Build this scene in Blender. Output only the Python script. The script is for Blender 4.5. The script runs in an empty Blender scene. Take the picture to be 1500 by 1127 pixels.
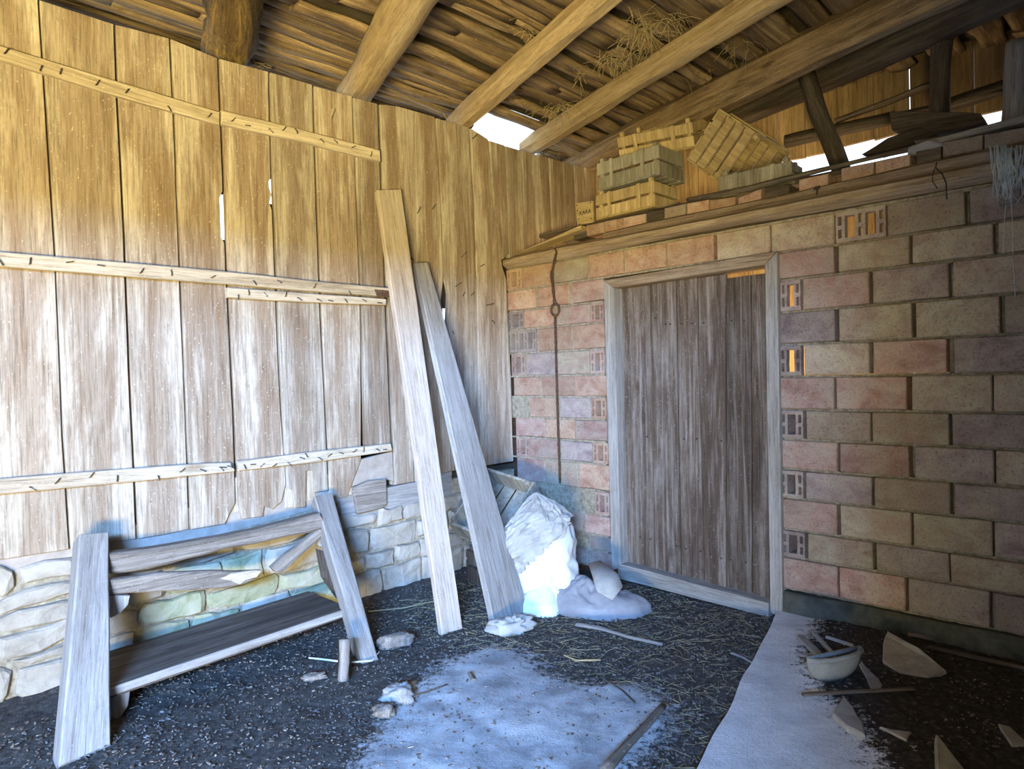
import bpy, bmesh, math, random
from mathutils import Vector, Matrix, noise
random.seed(7)
V = Vector
scene = bpy.context.scene
col = scene.collection

# ------------------------------------------------------------------ camera
F_PX, CAM_H, ROLL, PITCH = 1000.0, 1.15, 0.022, 0.0105
_c, _s = math.cos(ROLL), math.sin(ROLL)
FW = V((0, math.cos(PITCH), -math.sin(PITCH)))
UP0 = V((0, math.sin(PITCH), math.cos(PITCH)))
RT0 = V((1, 0, 0))
RT = RT0 * _c - UP0 * _s
UP = RT0 * _s + UP0 * _c
CAMP = V((0, 0, CAM_H))
cd = bpy.data.cameras.new('camera')
cd.sensor_width = 36.0
cd.lens = 36.0 * F_PX / 1500.0
cd.clip_start = 0.05
cam = bpy.data.objects.new('camera', cd)
col.objects.link(cam)
cam.matrix_world = Matrix(((RT.x, UP.x, -FW.x, CAMP.x), (RT.y, UP.y, -FW.y, CAMP.y),
                           (RT.z, UP.z, -FW.z, CAMP.z), (0, 0, 0, 1)))
scene.camera = cam
scene.view_settings.view_transform = 'Standard'
scene.view_settings.look = 'None'
scene.view_settings.gamma = 1.0
scene.view_settings.use_curve_mapping = False
scene.view_settings.exposure = 0.62

# ------------------------------------------------------------------ sky and daylight
w = bpy.data.worlds.new('sky')
scene.world = w
w.use_nodes = True
bg = w.node_tree.nodes['Background']
bg.inputs[0].default_value = (0.78, 0.89, 1.0, 1)
bg.inputs[1].default_value = 1.5

def area(name, loc, target, sx, sy, power, color):
    ld = bpy.data.lights.new(name, 'AREA')
    ld.shape = 'RECTANGLE'
    ld.size, ld.size_y, ld.energy, ld.color = sx, sy, power, color
    o = bpy.data.objects.new(name, ld)
    col.objects.link(o)
    o.location = loc
    o.rotation_euler = (V(target) - V(loc)).to_track_quat('-Z', 'Y').to_euler()
    return o

# open barn door behind the camera: blue sky high outside, warm sunlit yard low outside
area('sky_through_open_door', (-0.55, -3.3, 3.75), (-0.6, 2.6, 0.6), 2.1, 3.6, 8000, (0.19, 0.45, 1.0))
area('sunlit_yard_bounce', (-0.45, -2.5, 0.06), (-0.45, -1.8, 1.9), 1.7, 1.8, 1300, (1.0, 0.80, 0.31))
area('rear_room_fill', (1.15, 4.1, 0.9), (1.75, 4.75, 1.6), 1.6, 1.0, 26, (1.0, 0.72, 0.36))  # added warm lamp hidden behind the bricks to brighten the rear boards

# ------------------------------------------------------------------ pixel -> place
U2 = V((-1030, 1000, 0)).normalized()          # along the brick wall, away from camera
U1 = V((U2.y, -U2.x, 0))                       # along the gate wall, away from camera
N1, N2 = -U2, -U1                              # wall normals into the room
ZU = V((0, 0, 1))
def ray(x, y):
    return RT * ((x - 750) / F_PX) - UP * ((y - 563.5) / F_PX) + FW
def G(x, y, z=0.0):
    d = ray(x, y)
    return CAMP + d * ((z - CAM_H) / d.z)
DOOR = G(1143, 903)
CORNER = DOOR + U2 * 1.71396
def plane(x, y, o, n):
    d = ray(x, y)
    return CAMP + d * ((o - CAMP).dot(n) / d.dot(n))
def W1(x, y, off=0.0): return plane(x, y, CORNER + N1 * off, N1)
def W2(x, y, off=0.0): return plane(x, y, CORNER + N2 * off, N2)
def A1(s, z, off=0.0): return CORNER + U1 * s + N1 * off + ZU * z       # gate wall coordinates (s<0 towards camera)
def A2(s, z, off=0.0): return CORNER - U2 * s + N2 * off + ZU * z       # brick wall coordinates (s>0 towards camera)
def s1(p): return (p - CORNER).dot(U1)
def s2(p): return (p - CORNER).dot(-U2)
def s_at(px, z, off=0.0):
    y = 560.0
    for _ in range(5):
        p = W2(px, y, off); q = W2(px, y + 10, off)
        y += 10 * (z - p.z) / (q.z - p.z)
    return s2(W2(px, y, off))
def lerp(a, b, t): return a + (b - a) * t

# ------------------------------------------------------------------ materials
def nt(name):
    m = bpy.data.materials.new(name)
    m.use_nodes = True
    t = m.node_tree
    return m, t.nodes, t.links, t.nodes['Principled BSDF']
def mixc(N, L, fac, a, b, mode='MIX'):
    n = N.new('ShaderNodeMix'); n.data_type = 'RGBA'; n.blend_type = mode
    for sock, v in ((n.inputs[0], fac), (n.inputs[6], a), (n.inputs[7], b)):
        if hasattr(v, 'links') or isinstance(v, bpy.types.NodeSocket): L.new(v, sock)
        elif isinstance(v, (int, float)): sock.default_value = v
        else: sock.default_value = (*v, 1)
    return n.outputs[2]
def ramp(N, L, src, stops):
    r = N.new('ShaderNodeValToRGB')
    e = r.color_ramp.elements
    while len(e) < len(stops): e.new(0.5)
    for k, (p, c) in enumerate(stops):
        e[k].position = p
        e[k].color = (*c, 1) if not isinstance(c, (int, float)) else (c, c, c, 1)
    L.new(src, r.inputs[0])
    return r.outputs[0]
def tex(N, L, vec, scale, detail=5, rough=0.6, dist=0.0):
    n = N.new('ShaderNodeTexNoise')
    n.inputs['Scale'].default_value = scale; n.inputs['Detail'].default_value = detail
    n.inputs['Roughness'].default_value = rough; n.inputs['Distortion'].default_value = dist
    L.new(vec, n.inputs['Vector'])
    return n.outputs[0]
def coords(N, L, scale=(1, 1, 1), shift=True):
    tc = N.new('ShaderNodeTexCoord')
    out = tc.outputs['Object']
    rnd = None
    if shift:
        oi = N.new('ShaderNodeObjectInfo')
        rnd = oi.outputs['Random']
        ml = N.new('ShaderNodeVectorMath'); ml.operation = 'SCALE'
        ml.inputs[0].default_value = (37.0, 17.0, 53.0)
        L.new(rnd, ml.inputs['Scale'])
        ad = N.new('ShaderNodeVectorMath'); ad.operation = 'ADD'
        L.new(out, ad.inputs[0]); L.new(ml.outputs[0], ad.inputs[1])
        out = ad.outputs[0]
    def scaled(sc):
        mp = N.new('ShaderNodeMapping'); mp.inputs['Scale'].default_value = sc
        L.new(out, mp.inputs['Vector'])
        return mp.outputs[0]
    return scaled, rnd
def bump(N, L, bsdf, h, strength=0.4, dist=0.004):
    b = N.new('ShaderNodeBump'); b.inputs['Strength'].default_value = strength
    b.inputs['Distance'].default_value = dist
    L.new(h, b.inputs['Height']); L.new(b.outputs[0], bsdf.inputs['Normal'])
def math_(N, L, op, a, b=None):
    n = N.new('ShaderNodeMath'); n.operation = op
    for i, v in enumerate((a, b)):
        if v is None: continue
        if isinstance(v, (int, float)): n.inputs[i].default_value = v
        else: L.new(v, n.inputs[i])
    return n.outputs[0]

def wood(name, dark, mid, light, stain, stain_amt=0.5, vary=0.35, rough=0.85, grain=1.0, bstr=0.5, heart=0.0):
    m, N, L, B = nt(name)
    sc, rnd = coords(N, L)
    g = tex(N, L, sc((34 * grain, 34 * grain, 1.3 * grain)), 1.0, 8, 0.72, 1.1)
    c = ramp(N, L, g, [(0.27, dark), (0.48, mid), (0.72, light)])
    bl = tex(N, L, sc((5, 5, 2.6)), 1.0, 5, 0.65, 0.5)
    c = mixc(N, L, ramp(N, L, bl, [(0.50, 0.0), (0.72, 0.45)]), c, light)
    st = tex(N, L, sc((10, 10, .9)), 1.0, 6, 0.68, 0.6)
    stf = ramp(N, L, st, [(0.47, 0.0), (0.60, stain_amt)])
    c = mixc(N, L, stf, c, stain)
    if heart:
        t0 = N.new('ShaderNodeTexCoord'); sx = N.new('ShaderNodeSeparateXYZ')
        L.new(t0.outputs['Object'], sx.inputs[0])
        wv = tex(N, L, sc((3, 3, 1.1)), 1.0, 5, 0.65, 0.8)
        ax = math_(N, L, 'ABSOLUTE', math_(N, L, 'ADD', sx.outputs[0], math_(N, L, 'MULTIPLY', math_(N, L, 'SUBTRACT', wv, .5), .34)))
        hf = ramp(N, L, math_(N, L, 'MULTIPLY', ax, 10.0), [(0.25, heart), (0.62, 0.0)])
        c = mixc(N, L, hf, c, stain)
    fib = tex(N, L, sc((150, 150, 6)), 1.0, 4, 0.75)
    ff = ramp(N, L, fib, [(0.30, 0.5), (0.50, 1.0), (0.75, 1.15)])
    c = mixc(N, L, 1.0, c, ff, 'MULTIPLY')
    pit = tex(N, L, sc((60, 60, 26)), 1.0, 6, 0.8)
    c = mixc(N, L, ramp(N, L, pit, [(0.54, 0.0), (0.72, 0.6)]), c, dark)
    kn = N.new('ShaderNodeTexVoronoi'); kn.inputs['Scale'].default_value = 1.0
    L.new(sc((7, 7, 2.2)), kn.inputs['Vector'])
    c = mixc(N, L, ramp(N, L, kn.outputs['Distance'], [(0.05, .8), (0.13, .0)]), c, stain)
    sp = tex(N, L, sc((140, 140, 90)), 1.0, 1, 0.5)
    spf = ramp(N, L, sp, [(0.68, 0.0), (0.75, 0.6)])
    c = mixc(N, L, spf, c, light)
    v = math_(N, L, 'MULTIPLY_ADD', rnd, vary); N[-1].inputs[2].default_value = 1.0 - vary * 0.5
    hs = N.new('ShaderNodeHueSaturation'); L.new(c, hs.inputs['Color']); L.new(v, hs.inputs['Value'])
    L.new(hs.outputs[0], B.inputs['Base Color'])
    B.inputs['Roughness'].default_value = rough
    B.inputs['Specular IOR Level'].default_value = 0.25
    h = math_(N, L, 'ADD', g, math_(N, L, 'MULTIPLY', fib, 0.6))
    bump(N, L, B, h, bstr, 0.006)
    return m

M = {}
M['gate'] = wood('weathered_gate_wood', (.17, .13, .095), (.40, .34, .27), (.60, .54, .455), (.21, .14, .09), .72, .3, heart=.55)
M['batten'] = wood('pale_batten_wood', (.28, .22, .16), (.50, .43, .33), (.66, .58, .47), (.26, .19, .12), .35, .2)
M['grey'] = wood('grey_weathered_wood', (.21, .20, .185), (.34, .325, .31), (.46, .45, .43), (.22, .19, .16), .4, .2)
M['lean'] = wood('pale_plank_wood', (.30, .24, .19), (.47, .40, .335), (.58, .52, .46), (.34, .26, .2), .35, .12)
M['door'] = wood('brown_door_wood', (.055, .038, .028), (.14, .105, .08), (.36, .32, .29), (.07, .048, .035), .8, .4)
M['jamb'] = wood('grey_frame_wood', (.24, .22, .20), (.40, .38, .35), (.55, .53, .50), (.2, .17, .14), .35, .15)
M['beam'] = wood('hewn_beam_wood', (.24, .16, .085), (.42, .31, .17), (.58, .46, .28), (.24, .16, .09), .35, .18, grain=.7)
M['lath'] = wood('rough_roof_slab_wood', (.085, .055, .03), (.22, .15, .085), (.42, .32, .2), (.06, .04, .025), .7, .6, grain=.6)
M['dark'] = wood('dark_old_wood', (.045, .035, .028), (.10, .08, .065), (.2, .17, .14), (.04, .03, .025), .6, .4)
M['bark'] = wood('barky_log_wood', (.03, .022, .012), (.13, .085, .035), (.42, .28, .1), (.02, .015, .01), .85, .1, grain=.5, bstr=1.0)
M['bench'] = wood('rotten_bench_wood', (.10, .085, .07), (.24, .21, .18), (.42, .38, .34), (.10, .08, .06), .6, .3)
M['crate'] = wood('fruit_crate_wood', (.30, .22, .11), (.48, .37, .2), (.62, .5, .3), (.26, .18, .09), .45, .35)
M['crate_grey'] = wood('grey_crate_wood', (.16, .15, .12), (.32, .30, .25), (.46, .44, .38), (.14, .12, .1), .45, .25)
M['wall_beam'] = wood('wall_beam_wood', (.16, .11, .075), (.33, .25, .18), (.50, .42, .34), (.15, .1, .07), .5, .2)
M['far'] = wood('orange_far_wood', (.26, .16, .08), (.42, .29, .15), (.55, .41, .23), (.2, .12, .06), .5, .3)

def brickmat(name, a, b, c, dust, alt):
    m, N, L, B = nt(name)
    sc, rnd = coords(N, L)
    n1 = tex(N, L, sc((9, 9, 12)), 1.0, 5, 0.62, 0.6)
    cc = ramp(N, L, n1, [(0.32, a), (0.5, b), (0.68, c)])
    n0 = tex(N, L, sc((6, 6, 4)), 1.0, 4, 0.6, 0.8)
    cc = mixc(N, L, ramp(N, L, n0, [(0.46, 0.0), (0.62, 0.6)]), cc, alt)
    n2 = tex(N, L, sc((16, 16, 22)), 1.0, 5, 0.7, 0.3)
    cc = mixc(N, L, ramp(N, L, n2, [(0.52, 0.0), (0.72, 0.6)]), cc, dust)
    n3 = tex(N, L, sc((120, 120, 120)), 1.0, 3, 0.6)
    cc = mixc(N, L, 1.0, cc, ramp(N, L, n3, [(0.28, 0.55), (0.45, 1.0), (0.7, 1.12)]), 'MULTIPLY')
    hs = N.new('ShaderNodeHueSaturation'); L.new(cc, hs.inputs['Color'])
    v = math_(N, L, 'MULTIPLY_ADD', rnd, 0.4); N[-1].inputs[2].default_value = 0.8
    L.new(v, hs.inputs['Value'])
    L.new(hs.outputs[0], B.inputs['Base Color'])
    B.inputs['Roughness'].default_value = 0.92
    B.inputs['Specular IOR Level'].default_value = 0.2
    lines = tex(N, L, sc((3, 3, 300)), 1.0, 2, 0.5)
    h = math_(N, L, 'ADD', lines, n3)
    bump(N, L, B, h, 0.35, 0.004)
    return m
BR = {
 'o': brickmat('orange_brick', (.30, .17, .12), (.42, .27, .20), (.48, .36, .27), (.48, .41, .33), (.46, .34, .24)),
 'p': brickmat('pink_brick', (.30, .18, .15), (.41, .27, .23), (.47, .36, .30), (.46, .41, .36), (.40, .35, .29)),
 'c': brickmat('cream_brick', (.32, .235, .18), (.41, .345, .265), (.47, .425, .33), (.37, .385, .30), (.36, .26, .22)),
 'v': brickmat('purplish_brick', (.22, .165, .165), (.33, .26, .25), (.42, .355, .32), (.42, .39, .35), (.39, .34, .27)),
}
def plain(name, a, b, scale=20, rough=0.9, bs=0.4, bd=0.006, c=None, spec=0.2):
    m, N, L, B = nt(name)
    sc, rnd = coords(N, L)
    n = tex(N, L, sc((1, 1, 1)), scale, 6, 0.65, 0.3)
    st = [(0.33, a), (0.67, b)] if c is None else [(0.3, a), (0.5, b), (0.72, c)]
    L.new(ramp(N, L, n, st), B.inputs['Base Color'])
    B.inputs['Roughness'].default_value = rough
    B.inputs['Specular IOR Level'].default_value = spec
    n2 = tex(N, L, sc((1, 1, 1)), scale * 5, 4, 0.7)
    bump(N, L, B, math_(N, L, 'ADD', n, math_(N, L, 'MULTIPLY', n2, .4)), bs, bd)
    return m
M['mortar'] = plain('crumbly_mortar', (.24, .20, .14), (.50, .45, .35), 45, bs=.9, bd=.01)
M['stone'] = plain('pale_sandstone', (.24, .215, .18), (.38, .345, .29), 9, bs=.8, bd=.012, c=(.48, .445, .385))
M['moss'] = plain('mossy_stone', (.17, .19, .09), (.34, .34, .22), 8, bs=.8, bd=.012, c=(.44, .42, .34))
M['plaster'] = plain('pale_plaster', (.30, .255, .21), (.44, .39, .345), 12, bs=.5)
M['concrete'] = plain('plain_concrete', (.20, .205, .19), (.33, .335, .32), 14, bs=.5)
M['plinth'] = plain('mossy_plinth', (.05, .056, .045), (.13, .135, .115), 10, bs=.7, bd=.01)
M['powder'] = plain('white_lime', (.74, .76, .76), (.86, .87, .87), 25, bs=.4)
M['sackwhite'] = plain('white_woven_sack', (.56, .58, .59), (.72, .73, .73), 9, rough=.7, bs=.3)
M['paper'] = plain('grey_paper_sack', (.34, .33, .31), (.50, .49, .46), 14, bs=.5)
M['plastic'] = plain('grey_plastic_sheet', (.25, .25, .27), (.36, .36, .39), 10, rough=.45, bs=.25, spec=.5)
M['rust'] = plain('rusty_iron', (.05, .032, .022), (.17, .10, .07), 60, rough=.8, bs=.6)
M['iron'] = plain('dark_iron', (.03, .028, .026), (.08, .07, .06), 60, rough=.7)
M['straw'] = plain('dry_straw', (.22, .17, .09), (.42, .34, .2), 8)
M['litter'] = plain('wood_chip_litter', (.04, .034, .028), (.12, .10, .085), 55, c=(.46, .43, .39))
M['twine'] = plain('pale_blue_twine', (.55, .64, .70), (.75, .82, .86), 20)
M['shard'] = plain('broken_render_shard', (.26, .24, .21), (.42, .395, .36), 14, bs=.5)
M['ink'] = plain('black_ink', (.03, .03, .025), (.06, .055, .05), 20)
M['backing'] = plain('dark_outer_boards', (.05, .04, .03), (.10, .08, .06), 8)
M['soil'] = plain('soil', (.04, .033, .026), (.11, .095, .08), 8)

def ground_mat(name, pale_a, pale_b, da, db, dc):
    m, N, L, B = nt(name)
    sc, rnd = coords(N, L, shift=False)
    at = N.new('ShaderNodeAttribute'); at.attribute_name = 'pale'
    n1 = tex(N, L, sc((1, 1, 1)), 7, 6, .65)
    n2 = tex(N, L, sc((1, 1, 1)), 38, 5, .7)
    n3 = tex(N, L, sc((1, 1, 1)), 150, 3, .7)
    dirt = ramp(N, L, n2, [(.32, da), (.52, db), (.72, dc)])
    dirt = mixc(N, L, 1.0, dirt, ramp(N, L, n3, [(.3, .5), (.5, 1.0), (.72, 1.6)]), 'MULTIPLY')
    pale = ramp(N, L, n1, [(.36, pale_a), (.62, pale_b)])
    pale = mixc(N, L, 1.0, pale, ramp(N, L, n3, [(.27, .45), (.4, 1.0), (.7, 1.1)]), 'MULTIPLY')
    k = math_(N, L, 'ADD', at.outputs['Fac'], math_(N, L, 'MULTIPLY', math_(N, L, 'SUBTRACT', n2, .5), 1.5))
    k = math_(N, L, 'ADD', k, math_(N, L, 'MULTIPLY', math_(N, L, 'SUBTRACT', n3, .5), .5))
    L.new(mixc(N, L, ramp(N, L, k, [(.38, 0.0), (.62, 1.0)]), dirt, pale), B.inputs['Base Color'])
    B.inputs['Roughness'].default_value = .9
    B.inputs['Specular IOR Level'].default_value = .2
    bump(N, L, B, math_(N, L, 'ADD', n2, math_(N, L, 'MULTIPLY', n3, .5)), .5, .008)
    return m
M['floor'] = ground_mat('earth_floor', (.27, .275, .285), (.50, .51, .52), (.033, .029, .027), (.078, .070, .063), (.16, .145, .13))
M['slab'] = ground_mat('concrete_slab_with_soil_and_shade', (.54, .55, .56), (.72, .73, .74), (.018, .016, .015), (.04, .035, .032), (.09, .08, .075))  # dark tones serve the soil and the shade painted on the slab

# ------------------------------------------------------------------ builders
def tag(o, label=None, cat=None, group=None, kind=None):
    if label: o['label'] = label
    if cat: o['category'] = cat
    if group: o['group'] = group
    if kind: o['kind'] = kind
    return o
def link(name, me, mat, parent=None, mw=None):
    if mat is not None and not me.materials: me.materials.append(mat)
    o = bpy.data.objects.new(name, me)
    col.objects.link(o)
    if mw is not None: o.matrix_world = mw
    PM[o.name] = mw.copy() if mw is not None else Matrix()
    if parent is not None:
        o.parent = parent
        o.matrix_parent_inverse = PM.get(parent.name, Matrix()).inverted()
    return o
PM = {}
def empty(name, loc):
    o = bpy.data.objects.new(name, None)
    o.empty_display_size = .1
    col.objects.link(o)
    o.location = loc
    PM[o.name] = Matrix.Translation(V(loc))
    return o
def mesh(name, vs, fs, smooth=False):
    me = bpy.data.meshes.new(name)
    me.from_pydata([tuple(v) for v in vs], [], fs)
    bm = bmesh.new(); bm.from_mesh(me)
    bmesh.ops.recalc_face_normals(bm, faces=bm.faces[:])
    bm.to_mesh(me); bm.free()
    if smooth:
        for p in me.polygons: p.use_smooth = True
    return me
def frame(c, zdir, ydir):
    z = zdir.normalized()
    y = (ydir - z * ydir.dot(z)).normalized()
    x = y.cross(z)
    return Matrix(((x.x, y.x, z.x, c.x), (x.y, y.y, z.y, c.y), (x.z, y.z, z.z, c.z), (0, 0, 0, 1)))

def slab(name, pts, nrm, thick, mat, parent=None, axis=None, inset=.003, wob=.0015, step=.16, warp=0.0):
    """board from a front outline: pts in 3D, nrm towards the viewer's side, thickness behind it; grain along axis"""
    pts = [V(p) for p in pts]
    c = sum(pts, V()) / len(pts)
    if axis is None:
        axis = max(((pts[(i + 1) % len(pts)] - pts[i]) for i in range(len(pts))), key=lambda e: e.length)
    mw = frame(c - nrm * (thick * .5), axis, nrm)
    inv = mw.inverted()
    P = []
    n = len(pts)
    for i in range(n):
        a, b = inv @ pts[i], inv @ pts[(i + 1) % n]
        k = max(1, int((b - a).length / step))
        for j in range(k):
            p = a.lerp(b, j / k)
            if j: 
                q = noise.noise_vector(p * 9 + c * 5) * wob
                p = V((p.x + q.x, p.y, p.z + q.z))
            P.append(p)
    ar = sum(P[i].x * P[(i + 1) % len(P)].z - P[(i + 1) % len(P)].x * P[i].z for i in range(len(P)))
    if ar < 0: P.reverse()
    n = len(P)
    vs, fs = [], []
    ins = []
    for i in range(n):
        a, b, d = P[i - 1], P[i], P[(i + 1) % n]
        e1 = V((b.x - a.x, b.z - a.z)); e2 = V((d.x - b.x, d.z - b.z))
        e1 = e1.normalized() if e1.length else e1; e2 = e2.normalized() if e2.length else e2
        nn = V((-e1.y - e2.y, e1.x + e2.x))
        nn = nn.normalized() if nn.length > 1e-6 else nn
        ins.append(V((b.x + nn.x * inset, b.y, b.z + nn.y * inset)))
    for i, p in enumerate(ins): vs.append(V((p.x, p.y + warp * noise.noise(c * 7 + V((0, 0, p.z * 2))), p.z)))
    for i, p in enumerate(P): vs.append(V((p.x, p.y - inset, p.z)))
    for i, p in enumerate(P): vs.append(V((p.x, p.y - thick, p.z)))
    fs.append(tuple(range(n)))
    for i in range(n):
        j = (i + 1) % n
        fs.append((i, j, n + j, n + i)); fs.append((n + i, n + j, 2 * n + j, 2 * n + i))
    fs.append(tuple(range(3 * n - 1, 2 * n - 1, -1)))
    return link(name, mesh(name, vs, fs), mat, parent, mw)

def sweep(name, path, side, wfun, hfun, mat, parent=None, nseg=10, sides=8, rough=.006, square=.75, smooth=True):
    """rough log or slab along a path of 3D points; wfun/hfun(t) give width/height, side = horizontal width direction"""
    p0, p1 = path[0], path[-1]
    c = (p0 + p1) / 2
    mw = frame(c, p1 - p0, side.cross(p1 - p0))
    inv = mw.inverted()
    L = [inv @ p for p in path]
    vs, fs = [], []
    def at(t):
        f = t * (len(L) - 1); i = min(int(f), len(L) - 2)
        return L[i].lerp(L[i + 1], f - i)
    sd = random.random() * 100
    for i in range(nseg + 1):
        t = i / nseg
        q = at(t); wv, hv = wfun(t) / 2, hfun(t) / 2
        for k in range(sides):
            a = 2 * math.pi * (k + .5) / sides
            ca, sa = math.cos(a), math.sin(a)
            m = max(abs(ca), abs(sa))
            r = lerp(1.0, 1 / m, square)
            nz = noise.noise_vector(V((ca * 1.5 + sd, sa * 1.5, q.z * 5)))
            vs.append(V((q.x + ca * r * wv + nz.x * rough, q.y + sa * r * hv + nz.y * rough, q.z)))
    for i in range(nseg):
        for k in range(sides):
            j = (k + 1) % sides
            fs.append((i * sides + k, i * sides + j, (i + 1) * sides + j, (i + 1) * sides + k))
    fs.append(tuple(range(sides - 1, -1, -1)))
    fs.append(tuple(nseg * sides + k for k in range(sides)))
    me = mesh(name, vs, fs, smooth)
    if smooth:
        me.polygons[-1].use_smooth = False; me.polygons[-2].use_smooth = False
    return link(name, me, mat, parent, mw)

def boxmesh(name, x, y, z, bev=.003, jit=0.0):
    bm = bmesh.new()
    bmesh.ops.create_cube(bm, size=1)
    for v in bm.verts: v.co = V((v.co.x * x, v.co.y * y, v.co.z * z))
    if bev: bmesh.ops.bevel(bm, geom=bm.edges[:], offset=bev, segments=1, affect='EDGES')
    if jit:
        for v in bm.verts: v.co += noise.noise_vector(v.co * 31 + V((random.random() * 50, 0, 0))) * jit
    me = bpy.data.meshes.new(name); bm.to_mesh(me); bm.free()
    return me

class MB:
    def __init__(s): s.v, s.f = [], []
    def box8(s, p):
        b = len(s.v); s.v += [V(q) for q in p]
        s.f += [tuple(b + i for i in q) for q in ((0, 1, 2, 3), (7, 6, 5, 4), (0, 4, 5, 1), (1, 5, 6, 2), (2, 6, 7, 3), (3, 7, 4, 0))]
    def tube(s, pts, r, sides=5, r1=None):
        b = len(s.v); n = len(pts)
        for i, p in enumerate(pts):
            d = (pts[min(i + 1, n - 1)] - pts[max(i - 1, 0)]).normalized()
            x = d.orthogonal().normalized(); y = d.cross(x)
            rr = r if r1 is None else lerp(r, r1, i / (n - 1))
            for k in range(sides):
                a = 2 * math.pi * k / sides
                s.v.append(p + (x * math.cos(a) + y * math.sin(a)) * rr)
        for i in range(n - 1):
            for k in range(sides):
                j = (k + 1) % sides
                s.f.append((b + i * sides + k, b + i * sides + j, b + (i + 1) * sides + j, b + (i + 1) * sides + k))
        s.f.append(tuple(b + k for k in range(sides - 1, -1, -1)))
        s.f.append(tuple(b + (n - 1) * sides + k for k in range(sides)))
    def build(s, name, mat, parent=None, smooth=False):
        return link(name, mesh(name, s.v, s.f, smooth), mat, parent)

# ================================================================== SETTING
# ---------------------------------------------------------------- floor
def inpoly(p, poly):
    x, y = p.x, p.y; r = False
    for i in range(len(poly)):
        a, b = poly[i - 1], poly[i]
        if (a.y > y) != (b.y > y) and x < (b.x - a.x) * (y - a.y) / (b.y - a.y) + a.x: r = not r
    return r
def edged(p, poly):
    d = 9
    for i in range(len(poly)):
        a, b = poly[i - 1], poly[i]
        ab = b - a; t = max(0, min(1, (p - a).dot(ab) / ab.length_squared))
        d = min(d, (p - a - ab * t).length)
    return d if inpoly(p, poly) else -d
def P2(x, y): q = G(x, y); return V((q.x, q.y, 0))
patch = [P2(*q) for q in ((430, 1250), (520, 1127), (555, 1065), (600, 1010), (660, 965), (720, 945), (765, 955), (800, 985), (860, 1005),
                          (930, 1000), (985, 1035), (965, 1085), (915, 1127), (850, 1250))]
def ground_grid(name, x0, x1, y0, y1, step, zf, palef, mat, keep=None):
    nx, ny = int((x1 - x0) / step), int((y1 - y0) / step)
    vs, fs, pal = [], [], []
    for j in range(ny + 1):
        for i in range(nx + 1):
            p = V((x0 + (x1 - x0) * i / nx, y0 + (y1 - y0) * j / ny, 0))
            vs.append((p.x, p.y, zf(p))); pal.append(palef(p))
    for j in range(ny):
        for i in range(nx):
            a = j * (nx + 1) + i
            fs.append((a, a + 1, a + nx + 2, a + nx + 1))
    me = bpy.data.meshes.new(name); me.from_pydata(vs, [], fs)
    at = me.attributes.new('pale', 'FLOAT', 'POINT')
    at.data.foreach_set('value', pal)
    for p in me.polygons: p.use_smooth = True
    return link(name, me, mat)
def fz(p):
    d1 = (p - CORNER).dot(N1); d2 = (p - CORNER).dot(N2)
    z = .010 * noise.noise(p * 3.1) + .006 * noise.noise(p * 11) + .004 * noise.noise(p * 33) - .006
    z += .03 * math.exp(-max(d1, 0) / .22)
    if edged(p, patch) > 0: z += .006
    return z
floor = ground_grid('floor', -3.6, 3.0, 0.9, 5.3, .022, fz,
                    lambda p: max(0, min(1, .5 + edged(p, patch) * 3.2)), M['floor'])
tag(floor, 'dark earth floor with a pale concrete patch', kind='structure')
# ground around and outside the open door
me = mesh('floor_outer', [(-9, -9, -.03), (9, -9, -.03), (9, 9, -.03), (-9, 9, -.03)], [(0, 1, 2, 3)])
tag(link('floor_outer', me, M['soil']), 'bare soil of the yard beyond the barn walls', kind='structure')
# raised concrete slab along the brick wall
sa, sb = G(1150, 885), G(1030, 1127)
sdir = (sb - sa).normalized()
sfar = A2(s2(sa), 0, 0.0)
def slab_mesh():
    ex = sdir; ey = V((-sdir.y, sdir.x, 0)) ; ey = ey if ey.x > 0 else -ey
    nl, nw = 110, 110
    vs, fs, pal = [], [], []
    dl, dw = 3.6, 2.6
    dirt_shade_poly = [P2(*q) for q in ((1195, 905), (1400, 905), (1700, 1000), (1800, 1500), (1330, 1300), (1265, 1127), (1225, 1060), (1180, 1020), (1165, 960))]  # soil cover; the slab's shaded side is painted dark with it
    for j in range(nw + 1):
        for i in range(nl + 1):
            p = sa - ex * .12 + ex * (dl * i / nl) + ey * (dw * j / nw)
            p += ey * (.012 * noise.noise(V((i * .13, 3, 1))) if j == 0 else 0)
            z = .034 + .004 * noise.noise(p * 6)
            dd = edged(V((p.x, p.y, 0)), dirt_shade_poly)
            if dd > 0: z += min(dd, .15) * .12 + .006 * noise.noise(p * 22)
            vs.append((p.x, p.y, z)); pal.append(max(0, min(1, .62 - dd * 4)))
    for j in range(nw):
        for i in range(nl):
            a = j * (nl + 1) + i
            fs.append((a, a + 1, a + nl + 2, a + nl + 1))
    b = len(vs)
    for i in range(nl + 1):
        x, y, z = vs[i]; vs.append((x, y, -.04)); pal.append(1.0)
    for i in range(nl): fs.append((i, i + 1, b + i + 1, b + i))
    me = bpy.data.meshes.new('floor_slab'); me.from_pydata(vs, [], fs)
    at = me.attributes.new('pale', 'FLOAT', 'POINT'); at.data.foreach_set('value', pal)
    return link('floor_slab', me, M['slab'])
tag(slab_mesh(), 'raised concrete floor strip beside the brick wall, half under soil and painted-in shade', kind='structure')

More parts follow.
